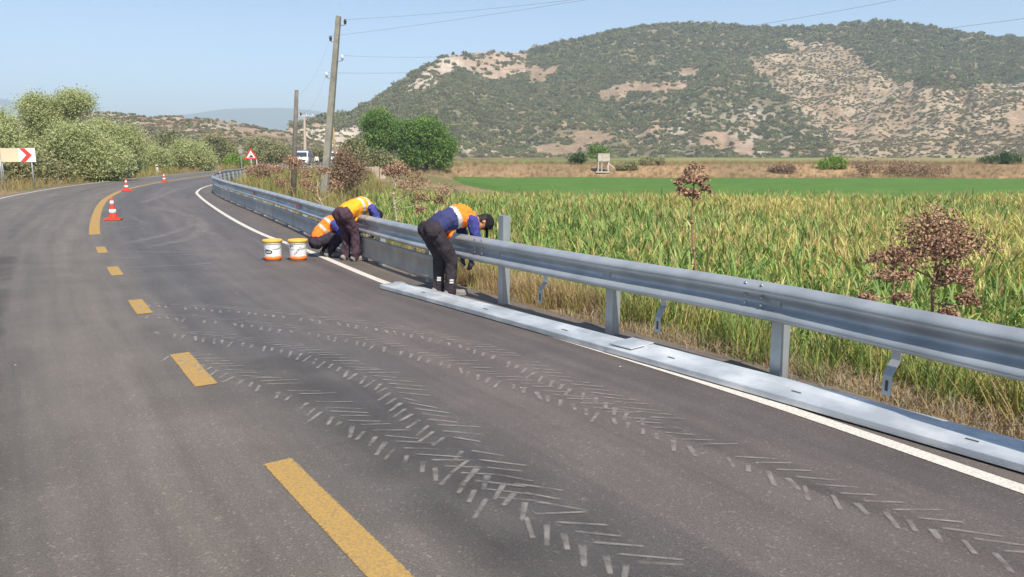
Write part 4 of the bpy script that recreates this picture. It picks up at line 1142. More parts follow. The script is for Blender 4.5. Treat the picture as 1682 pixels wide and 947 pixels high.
# chevron board
cb = empty('chevron_board', (-28.2, 41, gz(-28, 41)), 'cream roadside board with a red and white chevron at its right end', 'road sign')
zb = -.05
def flat_poly(mb, pts, c, ux, uz, nrm, t, m=0):
    """a plate: 2D outline pts in (ux, uz), thickness t along nrm"""
    c, ux, uz, nrm = Vector(c), Vector(ux), Vector(uz), Vector(nrm)
    k = len(pts); f = [c + ux * a + uz * b + nrm * t / 2 for a, b in pts]; g = [c + ux * a + uz * b - nrm * t / 2 for a, b in pts]
    mb.add(f + g, [tuple(range(k)), tuple(range(2 * k - 1, k - 1, -1))] + [(i, k + i, k + (i + 1) % k, (i + 1) % k) for i in range(k)], m)
ux = Vector((.97, .24, 0)).normalized(); nr = Vector((.24, -.97, 0)).normalized(); up = Vector((0, 0, 1))
xr, zt = at(57, 243, 41.4); xl, zb2 = at(57, 265.5, 41.4)
c0 = Vector((xr, 41.4, (zt + zb2) / 2)); hh = (zt - zb2) / 2
mb = MB(); flat_poly(mb, [(-2.75, -hh), (-.83, -hh), (-.83, hh), (-2.75, hh)], c0, ux, up, nr, .03); mb.build('board', cream, cb)
mb = MB(); flat_poly(mb, [(-.825, -hh), (0, -hh), (0, hh), (-.825, hh)], c0, ux, up, nr, .034); pn = mb.build('chevron_plate', sgn_white, cb)
mb = MB(); flat_poly(mb, [(-.76, -hh * .98), (-.50, -hh * .98), (-.16, 0), (-.50, hh * .98), (-.76, hh * .98), (-.44, 0)], c0 + nr * .021, ux, up, nr, .006); mb.build('chevron', sgn_red, pn)
for off in (-1.68, -.24):
    q = c0 + ux * off - nr * .05; g = gz(q.x, q.y); mb = MB(); mb.tube([(q.x, q.y, g - .3), (q.x, q.y, zt - .0)], .04, 10); mb.build('post', post_grey, cb, True)
# the left post stands in front of the board
q = c0 + ux * -1.72 + nr * .06; mb = MB(); mb.tube([(q.x, q.y, gz(q.x, q.y) - .3), (q.x, q.y, zt + .06)], .045, 10); mb.build('post', post_grey, cb, True)
# warning triangle
tx, tz = at(412, 254, 61.5)
tr = empty('warning_sign', (tx, 61.5, gz(tx, 61.5)), 'red bordered triangular warning sign on two posts behind the guardrail', 'road sign')
a = 1.02; nr = Vector((.28, -.96, 0)).normalized(); ux = Vector((.96, .28, 0)).normalized()
def triang(s, r=.0): hgt = s * math.sqrt(3) / 2; return [(-s / 2, -hgt / 3), (s / 2, -hgt / 3), (0, 2 * hgt / 3)]
x0, zb_ = at(412, 261, 61.5); cT = Vector((tx, 61.5, zb_ + a * math.sqrt(3) / 6))
mb = MB(); flat_poly(mb, triang(a), cT, ux, up, nr, .012); bd = mb.build('border_plate', sgn_red, tr)
mb = MB(); flat_poly(mb, triang(a * .66), cT + nr * .010, ux, up, nr, .006); mb.build('face', sgn_white, bd)
mb = MB(); flat_poly(mb, [(-.20, -.16), (.20, -.16), (.20, -.10), (.15, -.09), (.11, .02), (-.03, .03), (-.08, -.08), (-.20, -.10)], cT + nr * .016, ux, up, nr, .004)
flat_poly(mb, [(-.05, .06), (-.01, .06), (.03, .2), (.0, .22)], cT + nr * .016, ux, up, nr, .004); mb.build('symbol', sgn_black, bd)
for off in (-.0, .42):
    q = cT + ux * off - nr * .05; mb = MB(); mb.tube([(q.x, q.y, gz(q.x, q.y) - .3), (q.x, q.y, cT.z + (.4 if off == 0 else -.2))], .045, 8); mb.build('post', post_grey, tr, True)
# round sign seen from behind
rx_, rz_ = at(395, 248, 97)
rs = empty('round_sign', (rx_, 97, gz(rx_, 97)), 'grey round sign on a thin post at the left road edge', 'road sign')
mb = MB(); mb.tube([(rx_, 96.98, rz_), (rx_, 97.02, rz_)], .30, 20); mb.build('disc', post_grey, rs)
mb = MB(); mb.tube([(rx_, 97.06, gz(rx_, 97) - .3), (rx_, 97.06, rz_ + .2)], .04, 8); mb.build('post', post_grey, rs)
# white marker posts
for px_, py0, py1, Y, lab in ((259, 270, 284.5, 74, 'white marker post leaning at the left road edge'), (453, 270.5, 290, 66, 'short white kilometre post behind the far guardrail')):
    x_, z1 = at(px_, py0, Y); z0 = gz(x_, Y)
    rt_ = empty('marker_post', (x_, Y, z0), lab, 'marker post')
    mb = MB(); lean = -.12 if px_ == 259 else 0
    flat_poly(mb, [(-.10, z0 - .3), (.10, z0 - .3), (.09 + lean, z1 - .05), (.05 + lean, z1), (-.05 + lean, z1), (-.09 + lean, z1 - .05)], (x_, Y, 0), (1, 0, 0), (0, 0, 1), (0, -1, 0), .1); mb.build('post', sgn_white, rt_)
    mb = MB(); hb = z0 + (z1 - z0) * .72
    flat_poly(mb, [(-.085 + lean * .7, hb), (.085 + lean * .7, hb), (.085 + lean * .75, hb + .14), (-.085 + lean * .75, hb + .14)], (x_, Y, 0), (1, 0, 0), (0, 0, 1), (0, -1, 0), .106)
    mb.build('band', sgn_black if px_ == 259 else sgn_red, rt_)

# ------------------------------------------------------------------ poles and wires
concrete = M('weathered_concrete_pole', (.27, .255, .21), .9, 0, (.19, .18, .15), 3, 5, .3, 20)
woodp = M('weathered_wood_pole', (.17, .15, .13), .9, 0, (.11, .10, .085), 5, 5, .3, 20)
porc = M('white_porcelain', (.75, .76, .76), .2, spec=.6); porc_d = M('brown_porcelain', (.06, .04, .035), .25, spec=.6)
lpx = (-9.29 + .36, 42)
P1 = empty('leaning_pole', (-10.75, 42, gz(-10.75, 42)), 'tall leaning concrete utility pole with insulators', 'utility pole')
mb = MB(); b0 = Vector((-10.62, 42, -1.2)); b1 = Vector((-9.32, 42, 9.14))
mb.tube([b0, b0.lerp(b1, .5), b1], [.285, .235, .175], 4, side=Vector((1, 1, 0)), flat=.8); mb.build('shaft', concrete, P1)
ins_w = []
for (x_, z_), mt, sd in (((-8.98, 8.86), porc_d, 1), ((-9.80, 8.0), porc_d, -1), ((-9.20, 7.0), porc, 1), ((-10.10, 6.1), porc, -1)):
    f = (z_ + 1.2) / 10.34; cx_ = b0.x + (b1.x - b0.x) * f
    k_ = MB(); k_.lathe((x_, 42, z_), [(.02, -.14), (.07, -.12), (.055, -.05), (.10, -.02), (.06, .05), (.07, .09), (.03, .13), (.001, .13)], 12)
    i_ = k_.build('insulator', mt, P1, True)
    a_ = MB(); a_.tube([(cx_, 42, z_ - .16), ((cx_ + x_) / 2 + .0, 42, z_ - .2), (x_, 42, z_ - .17), (x_, 42, z_ - .1)], .018, 6); a_.build('pin', woodp, i_)
    ins_w.append((x_, 42, z_ + .1))
P2 = empty('thin_pole', (-9.96, 34, gz(-9.96, 34)), 'thin dark wooden pole standing left of the leaning pole', 'utility pole')
mb = MB(); mb.tube([(-9.99, 34, -1.0), (-9.75, 34, 2), (-9.53, 34, 4.62)], [.135, .115, .085], 10); mb.build('shaft', woodp, P2, True)
for z_ in (3.6, 4.3):
    k_ = MB(); k_.lathe((-9.50 + (.1 if z_ < 4 else -.11), 34, z_), [(.02, -.08), (.045, -.06), (.035, 0), (.045, .04), (.001, .07)], 10); k_.build('insulator', porc_d, P2, True)
P3 = empty('concrete_pole', (-35.3, 130, gz(-35.3, 130)), 'white concrete pole with a crossarm behind the truck', 'utility pole')
mb = MB(); mb.tube([(-35.55, 130, -.6), (-35.3, 130, 8.2)], [.34, .2], 4, side=Vector((1, 1, 0))); mb.build('shaft', M('pale_concrete', (.5, .42, .33), .9, 0, (.42, .35, .28), 2), P3)
mb = MB(); mb.box((-35.0, 130, 8.35), (2.6, .16, .14)); mb.build('crossarm', M('galv_arm', (.5, .5, .48), .6), P3)
for dx in (-1.1, 0, 1.1): k_ = MB(); k_.lathe((-35 + dx, 130, 8.42), [(.05, 0), (.09, .06), (.05, .18), (.001, .22)], 8); k_.build('insulator', porc, P3, True)
xx, zz = at(547, 204, 118)
P4 = empty('wooden_pole', (xx, 118, gz(xx, 118)), 'tan wooden pole mostly hidden by the leaning pole', 'utility pole')
mb = MB(); mb.tube([(xx + .25, 118, -.6), (xx, 118, zz)], [.2, .13], 8); mb.build('shaft', M('tan_wood_pole', (.36, .25, .13), .9, 0, (.28, .2, .12), 3), P4, True)
mb = MB(); mb.box((xx, 117.9, zz - .25), (.9, .1, .1)); mb.build('crossarm', woodp, P4)
wire_m = M('grey_cable', (.22, .23, .24), .6)
# four conductors from the leaning pole over the field to the next pole, out of view on the right
ends = [(30, 14, 9.72, 1.0), (30.2, 14, 9.97, .56), (30, 14, 10.56, 2.18), (30, 14, 7.5, 1.22)]
for (a_, e_, lab) in zip(ins_w, ends, ('upper', 'second', 'third', 'lowest')):
    A, B_ = Vector(a_), Vector(e_[:3]); pts = []
    for i in range(41):
        u = i / 40; q = A.lerp(B_, u); q.z -= e_[3] * 4 * u * (1 - u); pts.append(q)
    mb = MB(); mb.tube(pts, .006, 5, cap=True)
    o = mb.build('overhead_wire', wire_m, None, True, origin=a_); tag(o, '%s overhead wire running from the leaning pole to the upper right' % lab, 'wire', 'overhead wires')
for i, (x_, z_, xb, zb_) in enumerate(((-9.80, 8.0, -9.6, 4.3), (-10.10, 6.1, -9.4, 3.6))):
    A, B_ = Vector((x_, 42, z_ + .1)), Vector((xb, 34, zb_)); pts = []
    for j in range(21):
        u = j / 20; q = A.lerp(B_, u); q.z -= .5 * 4 * u * (1 - u); pts.append(q)
    mb = MB(); mb.tube(pts, .006, 5); o = mb.build('overhead_wire', wire_m, None, True, origin=tuple(A)); tag(o, '%s thin wire sagging between the leaning pole and the thin pole' % ('upper', 'lower')[i], 'wire', 'overhead wires')

# ------------------------------------------------------------------ water tank on legs
tank_m = M('pale_weathered_tank', (.50, .46, .40), .8, 0, (.40, .36, .31), 1.5, 5, .2, 8)
tz0 = gz(13.5, 112)
WT = empty('water_tank', (13.5, 112, tz0), 'pale box water tank on tall legs at the foot of the bank', 'water tank')
mb = MB(); mb.box((13.52, 112, 1.42), (1.72, 1.5, 1.10)); mb.box((13.3, 111.2, 1.42), (.06, .06, 1.1)); mb.box((13.52, 112, 2.0), (1.8, 1.58, .06)); mb.build('tank', tank_m, WT)
for sx in (-.78, .72):
    for sy in (-.62, .62):
        mb = MB(); mb.box((13.5 + sx, 112 + sy, (tz0 + .87) / 2 - .2), (.14, .14, .87 - tz0 + .4)); mb.build('leg', tank_m, WT)
mb = MB(); mb.box((13.25, 111.35, (tz0 + .87) / 2), (.12, .12, .87 - tz0)); mb.build('downpipe', tank_m, WT)
mb = MB(); mb.box((13.5, 112, -.1), (1.5, .08, .08)); mb.box((13.5, 111.4, -.25), (1.5, .06, .06)); mb.build('brace', tank_m, WT)
mb = MB(); mb.tube([(14.3, 111.7, .55), (14.75, 111.6, .1), (15.25, 111.5, -.35)], .11, 8); mb.build('chute', tank_m, WT, True)
mb = MB(); mb.box((13.4, 111.8, tz0 + .02), (2.1, 2.0, .16)); mb.build('base_slab', tank_m, WT)

# ruined low wall by the trees
xw, zw = at(604, 300, 78)
RW = empty('ruined_wall', (xw, 78, gz(xw, 78)), 'low pale ruined wall in the grass below the broadleaf trees', 'wall')
wm = M('pale_plaster_stone', (.46, .37, .29), .9, 0, (.36, .28, .22), 3, 5, .4, 10)
zg = gz(xw, 78)
for i, (dx, w_, h_) in enumerate(((-1.6, .7, .45), (-.8, .8, .75), (0, .85, .62), (.85, .8, .62), (1.6, .6, .4))):
    mb = MB(); mb.box((xw + dx, 78 + .05 * (i % 2), zg + h_ / 2 + .25), (w_ - .03, .4, h_ + .9), .04 * (i - 2)); mb.build('stone_block', wm, RW)
mb = MB(); mb.box((xw - .3, 78, zg + 1.22), (1.0, .5, .1), .05); mb.build('cap_slab', wm, RW)

# ------------------------------------------------------------------ paint buckets
bk_w = M('bucket_white_plastic', (.80, .79, .76), .35, 0, (.72, .71, .68), 8, spec=.5); bk_o = M('bucket_orange_print', (.75, .17, .03), .4); bk_y = M('bucket_yellow_lid', (.62, .36, .05), .45)
bk_k = M('bucket_logo_black', (.03, .03, .035), .4)
def bucket(x, y, label, style):
    root = empty('paint_bucket', (x, y, .001), label, 'bucket', 'paint buckets on the road')
    r0, r1, h = .135, .155, .36
    r = lambda z: r0 + (r1 - r0) * z / h
    mb = MB(); mb.lathe((x, y, .001), [(.001, .0), (r0 - .01, 0), (r0, .01), (r(.08), .08), (r(.28), .28), (r1, .30), (r1 + .006, .302), (r1 + .006, .312), (r1, .314), (r1, h)], 28); mb.build('pail', bk_w, root, True)
    mb = MB(); mb.lathe((x, y, .001), [(r(.012) + .001, .012), (r(.012) + .002, .012), (r(.085) + .002, .085), (r(.085) + .001, .085)], 28); mb.build('orange_band', bk_o, root, True)
    mb = MB(); mb.lathe((x, y, .001), [(r1 + .002, .318), (r1 + .012, .32), (r1 + .012, h - .005), (r1 + .004, h + .006), (r1 - .02, h + .004), (r1 - .03, h - .008), (.001, h - .008)], 28); mb.build('lid', bk_y, root, True)
    # printed mark: an ellipse or a slanted bar wrapped on the wall facing the road
    mb = MB()
    def wrap(poly):
        c = []
        for u, z in poly: a = -math.pi / 2 + u / r(.18); c.append((x + (r(z) + .002) * math.cos(a), y + (r(z) + .002) * math.sin(a), z))
        return c
    if style == 0:
        ring = [(.072 * math.cos(t) - .035, .165 + .036 * math.sin(t)) for t in np.linspace(0, 6.283, 25)[:-1]]
        inr = [(.05 * math.cos(t) - .035, .165 + .018 * math.sin(t)) for t in np.linspace(0, 6.283, 25)[:-1]]
        mb.add(wrap(ring) + wrap(inr), [(i, (i + 1) % 24, 24 + (i + 1) % 24, 24 + i) for i in range(24)])
        mb.add(wrap([(-.06, .158), (-.01, .158), (-.01, .172), (-.06, .172)]), [(0, 1, 2, 3)])
        mb.add(wrap([(-.02, .235), (.06, .235), (.06, .243), (-.02, .243)]), [(0, 1, 2, 3)])
    else:
        for k in range(3): mb.add(wrap([(-.045 + .04 * k, .10 + .045 * k), (.0 + .04 * k, .12 + .045 * k), (.03 + .04 * k, .165 + .045 * k), (-.015 + .04 * k, .15 + .045 * k)]), [(0, 1, 2, 3)])
        mb.add(wrap([(-.10, .235), (-.03, .25), (-.05, .285), (-.11, .27)]), [(0, 1, 2, 3)])
    mb.build('logo', bk_k, root)
    a_ = MB(); s = 1 if style == 0 else -1
    pts = [(x + (r1 + .012) * math.cos(R(v)) * (1 if True else 1), y + (r1 + .03 * math.sin(R(v) * 1)) * math.sin(R(v)) * .9 - .02, .31 - .10 * math.sin(R(v - 180 if v > 180 else v)) ) for v in (180, 200, 225, 250, 270, 290, 315, 340, 360)]
    pts = [(q[0], q[1] - .01, .31 - .11 * math.sin(math.pi * i / 8)) for i, q in enumerate(pts)]
    a_.tube(pts, .004, 6); a_.build('handle', steel_bolt, root, True)
bucket(-4.13, 12.78, 'white paint bucket with an oval black logo and orange bottom band', 0)
bucket(-3.70, 12.80, 'white paint bucket with a slanted dark print, next to the crouching worker', 1)

# ------------------------------------------------------------------ vehicles far down the road
car_white = M('vehicle_white_paint', (.80, .80, .79), .3, spec=.5); glass = M('dark_windscreen_glass', (.03, .04, .05), .08, spec=.8); tyre = M('tyre_rubber', (.02, .02, .02), .8); trim = M('black_trim', (.04, .04, .045), .5)
lampm = M('headlamp_glass', (.6, .6, .58), .15, spec=.8); blue_box = M('blue_grey_body', (.16, .22, .34), .5); amber = M('blue_tarp_load', (.20, .19, .33), .8)
def light_truck(x, y, rz, label, box_mat, sc=1.0, W_=2.0):
    root = empty('light_truck', (x, y, .0), label, 'truck', 'vehicles stopped down the road')
    f = Vector((math.sin(rz), -math.cos(rz), 0)); l = Vector((math.cos(rz), math.sin(rz), 0)); u = Vector((0, 0, 1)); o0 = Vector((x, y, 0))
    def P(a, b, c): return o0 + f * a + l * b + u * c                   # forward, left, up
    def prism(mb, side, w):
        k = len(side); A = [P(a, -w, c) for a, c in side]; B_ = [P(a, w, c) for a, c in side]
        mb.add(A + B_, [tuple(range(k)), tuple(range(2 * k - 1, k - 1, -1))] + [(i, k + i, k + (i + 1) % k, (i + 1) % k) for i in range(k)])
    h = W_ / 2
    mb = MB(); prism(mb, [(.0, .45), (.0, 2.25), (.15, 2.35), (1.05, 2.32), (1.55, 1.45), (1.95, 1.25), (2.05, 1.0), (2.05, .45)], h); body = mb.build('cab', car_white, root)
    mb = MB(); mb.add([P(1.13, -h * .86, 2.20), P(1.13, h * .86, 2.20), P(1.56, h * .9, 1.50), P(1.56, -h * .9, 1.50)], [(0, 1, 2, 3)]); mb.v = [tuple(Vector(v) + f * .03 + u * .02) for v in mb.v]; mb.build('windscreen', glass, body)
    for s in (-1, 1):
        mb = MB(); mb.add([P(.35, s * (h + .01), 2.1), P(1.0, s * (h + .01), 2.1), P(1.38, s * (h + .01), 1.5), P(.35, s * (h + .01), 1.5)], [(0, 1, 2, 3)]); mb.build('side_window', glass, body)
        mb = MB(); mb.box(P(2.06, s * h * .76, .98), (.36, .08, .2), rz); mb.build('headlight', lampm, body)
        mb = MB(); mb.box(P(1.35, s * (h + .14), 1.65), (.12, .1, .35), rz); mb.build('mirror', trim, body)
        for a in (1.3, -1.9):
            mb = MB(); mb.tube([P(a, s * (h - .24), .38), P(a, s * (h + .01), .38)], .38, 18); wh = mb.build('wheel', tyre, root)
            mb = MB(); mb.tube([P(a, s * (h - .1), .38), P(a, s * (h + .02), .38)], .2, 12); mb.build('rim', post_grey, wh)
    mb = MB(); mb.box(P(2.07, 0, .82), (W_ * .62, .06, .42), rz); mb.build('grille', trim, root)
    mb = MB(); mb.box(P(2.1, 0, .52), (W_ * .98, .16, .22), rz); mb.build('bumper', car_white, root)
    mb = MB(); prism(mb, [(-.08, .75), (-.08, 2.55), (-3.2, 2.55), (-3.2, .75)], h * 1.02); mb.build('cargo_box', box_mat, root)
    mb = MB(); mb.box(P(-1.0, 0, .62), (W_ * .5, 4.2, .2), rz); mb.build('chassis', trim, root)
    return root
xv, _ = at(497, 260, 122)
light_truck(xv, 122, R(8), 'white light truck facing the camera, half hidden by the thin pole', amber)
xv, _ = at(544, 260, 140)
light_truck(xv, 140, R(14), 'white and blue truck just visible right of the leaning pole', blue_box)

# ------------------------------------------------------------------ dead umbel weeds beside the rail
stem_m = M('dry_stalk', (.30, .19, .12), .85, 0, (.22, .13, .085), 12, 4); stem_p = M('pale_dry_stalk', (.46, .38, .28), .85, 0, (.34, .26, .18), 10, 4)
seed_m = [M('seed_head_brown', (.31, .185, .125), .9), M('seed_head_rust', (.40, .25, .16), .9), M('seed_head_dark', (.21, .12, .085), .9)]
def weed(label, base, top, heads, rad=.014, stem=None, rays=11, seeds=150, size=.015, leaves=None, group='dead umbel weeds behind the guardrail', bend=.05):
    """heads: (attach fraction, dx, dy, dz from the attach point, umbel radius)"""
    root = empty('dead_weed', base, label, 'weed', group)
    rg = np.random.default_rng(abs(hash(label)) % 1000 if False else sum(map(ord, label)) % 9999)
    B0, T0 = Vector(base), Vector(top)
    axis_ = lambda u: B0.lerp(T0, u) + Vector((bend * math.sin(u * 5), bend * .6 * math.sin(u * 4 + 1), 0)) * u * (1 - u) * 3
    mb = MB(); mb.tube([axis_(i / 10) + Vector((0, 0, -.05 if i == 0 else 0)) for i in range(11)], [rad * (1.2 - .75 * i / 10) for i in range(11)], 7)
    for u in (.25, .45, .62, .8):                    # nodes and sheaths on the stalk
        q = axis_(u); mb.tube([q - Vector((0, 0, .02)), q, q + Vector((0, 0, .02))], [rad * .9, rad * 1.5, rad * .8], 7)
        d = Vector((rg.normal(), rg.normal(), .5)).normalized(); mb.tube([q, q + d * .06, q + d * .1 - Vector((0, 0, .02))], [rad * .5, rad * .4, rad * .15], 5)
    st = mb.build('stem', stem or stem_m, root, True)
    for (f, dx, dy, dz, ur) in heads:
        a = axis_(f); c = a + Vector((dx, dy, dz))
        mb = MB(); mb.tube([a, a.lerp(c, .5) + Vector((dx * .12, dy * .12, -.04 * abs(dx))), c], [rad * .55, rad * .42, rad * .3], 6)
        P = []; tq = Matrix.Rotation(rg.uniform(-.5, .5), 3, 'X') @ Matrix.Rotation(rg.uniform(-.5, .5), 3, 'Y'); ur = ur * rg.uniform(.75, 1.2)
        for r_ in range(rays):
            g = 2.4 * r_; rr = ur * math.sqrt((r_ + .5) / rays)
            e = c + tq @ Vector((rr * math.cos(g), rr * math.sin(g), ur * (.95 - .75 * (rr / ur) ** 2) * rg.uniform(.8, 1.2)))
            mb.tube([c, c.lerp(e, .6) + Vector((0, 0, .01)), e], [rad * .16, rad * .12, rad * .08], 4)
            m_ = max(5, int(seeds * 1.3) // rays)
            P.append(np.array(e) + rg.normal(size=(m_, 3)) * (np.array((.20, .20, .15)) if ur < .16 else np.array((.42, .42, .36))) * ur * .85)
        h_ = mb.build('umbel', stem or stem_m, root)
        P = np.concatenate(P); V, Fq = leaf_cards(P, size * 1.25, 1.3, .2, rg)
        o0 = wloc(h_); V = V - np.array(o0)
        me = np_mesh('seed_head', V, Fq, np.repeat(rg.choice(3, len(P), p=[.45, .35, .2]), 2)); mesh_obj('seed_head', me, seed_m, h_)['kind'] = 'stuff'
    return root
weed('single tall dead weed with one rusty bunched head, standing alone before the crop', (1.97, 7.9, gz(1.97, 7.9)), (1.91, 7.9, 1.42), [(.93, -.10, .02, .16, .10), (.95, .02, .04, .24, .11), (.95, .10, -.02, .17, .09), (.97, -.14, 0, .02, .08), (.97, .12, .03, .05, .08), (.9, -.02, -.05, .12, .08), (1, .0, .0, .08, .09)], .013, stem_m, 9, 110, .021)
weed('bushy dead weed with many brown flat heads, biggest of the right pair', (3.72, 6.45, gz(3.72, 6.45)), (3.74, 6.5, .95), [(.98, .0, .05, .20, .155), (.97, .16, .05, .12, .155), (.96, -.14, .02, .13, .155), (.92, .26, -.02, .10, .155), (.9, -.02, -.12, .10, .155), (.88, .08, .14, .12, .155), (.85, -.22, .06, .14, .135), (.8, .22, .1, .02, .125), (.82, .12, -.1, .02, .135), (.7, .34, .05, -.02, .08), (.62, .08, -.1, .0, .09)], .02, stem_m, 15, 420, .017)
weed('slimmer dead weed with spread brown heads, left of the bushy one', (3.36, 6.25, gz(3.36, 6.25)), (3.30, 6.35, .82), [(1, .0, .0, .12, .10), (.95, -.14, .02, .10, .11), (.93, -.10, -.03, -.02, .10), (.86, .10, .04, .06, .11), (.8, -.24, 0, -.06, .09), (.78, .05, -.05, -.02, .09), (.9, .14, .1, .1, .1)], .013, stem_m, 11, 170, .017)
weed('pale branching dead weed standing left of the bending worker', (-2.35, 14.3, gz(-2.35, 14.3)), (-2.20, 14.4, 1.35), [(.98, .0, .0, .12, .17), (.9, .12, .05, .2, .17), (.9, -.1, .0, .22, .17), (.7, .45, .1, .30, .2), (.66, .25, .0, .25, .18), (.6, .5, .05, .12, .18)], .022, stem_p, 10, 200, .024, bend=.1)
weed('dead weed with grey twigs behind the bending pair of workers', (-5.0, 19.6, gz(-5.0, 19.6)), (-5.1, 19.8, 1.1), [(.9, .2, .1, .35, .18), (.85, -.3, .0, .3, .16), (.95, .0, .0, .25, .18), (.6, .4, .1, .3, .17), (.5, -.35, .1, .35, .17)], .02, stem_p, 9, 160, .028, bend=.12)
weed('reddish dead weed cluster in front of the leaning pole', (-8.2, 28.0, gz(-8.2, 28)), (-8.3, 28.2, 1.3), [(.95, .0, .0, .2, .26), (.8, .4, .1, .3, .24), (.75, -.45, .0, .3, .24), (.6, .5, .1, .1, .2), (.9, .2, .2, .35, .22), (.55, -.5, .1, .2, .2)], .022, stem_m, 12, 260, .034, bend=.12)
weed('dark dead weed clump behind the guardrail bend near the warning triangle', (-12.3, 36.5, gz(-12.3, 36.5)), (-12.2, 36.6, 1.0), [(.95, .0, .0, .2, .28), (.85, .4, .1, .2, .26), (.8, -.4, .0, .2, .26), (.6, .2, .2, .3, .24), (.6, -.3, .1, .25, .24)], .022, stem_m, 12, 260, .04, bend=.1)
weed('broken dead stalk leaning at the right picture edge', (4.3, 6.1, gz(4.3, 6.1)), (4.05, 5.95, .25), [(1, .04, .0, -.03, .05)], .014, stem_m, 5, 20, .015)
weed('pale forked dry stalk right of the pale branching weed', (-1.75, 13.9, gz(-1.75, 13.9)), (-1.35, 14.1, .95), [(1, .1, .0, .1, .14), (.7, .1, .1, .3, .15), (.6, -.2, .0, .25, .14)], .018, stem_p, 9, 150, .024, bend=.02)

# ------------------------------------------------------------------ people
def remesh(mb, voxel, name, mats, parent, smooth_it=6, wrinkle=0, wfreq=14., seed=0, mat_fn=None):
    me = bpy.data.meshes.new(name + '_src'); me.from_pydata(mb.v, [], mb.f)
    bm = bmesh.new(); bm.from_mesh(me); bmesh.ops.recalc_face_normals(bm, faces=bm.faces); bm.to_mesh(me); bm.free()
    o = bpy.data.objects.new('tmp', me); COL.objects.link(o)
    m1 = o.modifiers.new('r', 'REMESH'); m1.mode = 'VOXEL'; m1.voxel_size = voxel
    m2 = o.modifiers.new('s', 'SMOOTH'); m2.factor = .5; m2.iterations = smooth_it
    dg = bpy.context.evaluated_depsgraph_get(); ev = o.evaluated_get(dg)
    out = bpy.data.meshes.new_from_object(ev); out.name = name
    bpy.data.objects.remove(o)
    if wrinkle:
        nv = [v.normal.copy() for v in out.vertices]
        for v, n_ in zip(out.vertices, nv):
            q = v.co * wfreq + Vector((seed, 0, 0)); q.z *= .6
            v.co += n_ * wrinkle * (mnoise.noise(q) + .5 * mnoise.noise(q * 2.3))
    out.materials.clear()
    for m_ in (mats if isinstance(mats, list) else [mats]): out.materials.append(m_)
    if mat_fn:
        out.polygons.foreach_set('material_index', [mat_fn(p.center) for p in out.polygons])
    if parent is not None:
        off = wloc(parent)
        out.transform(Matrix.Translation(-off))
    out.shade_smooth()
    ob = bpy.data.objects.new(name, out); COL.objects.link(ob); ob.parent = parent
    return ob

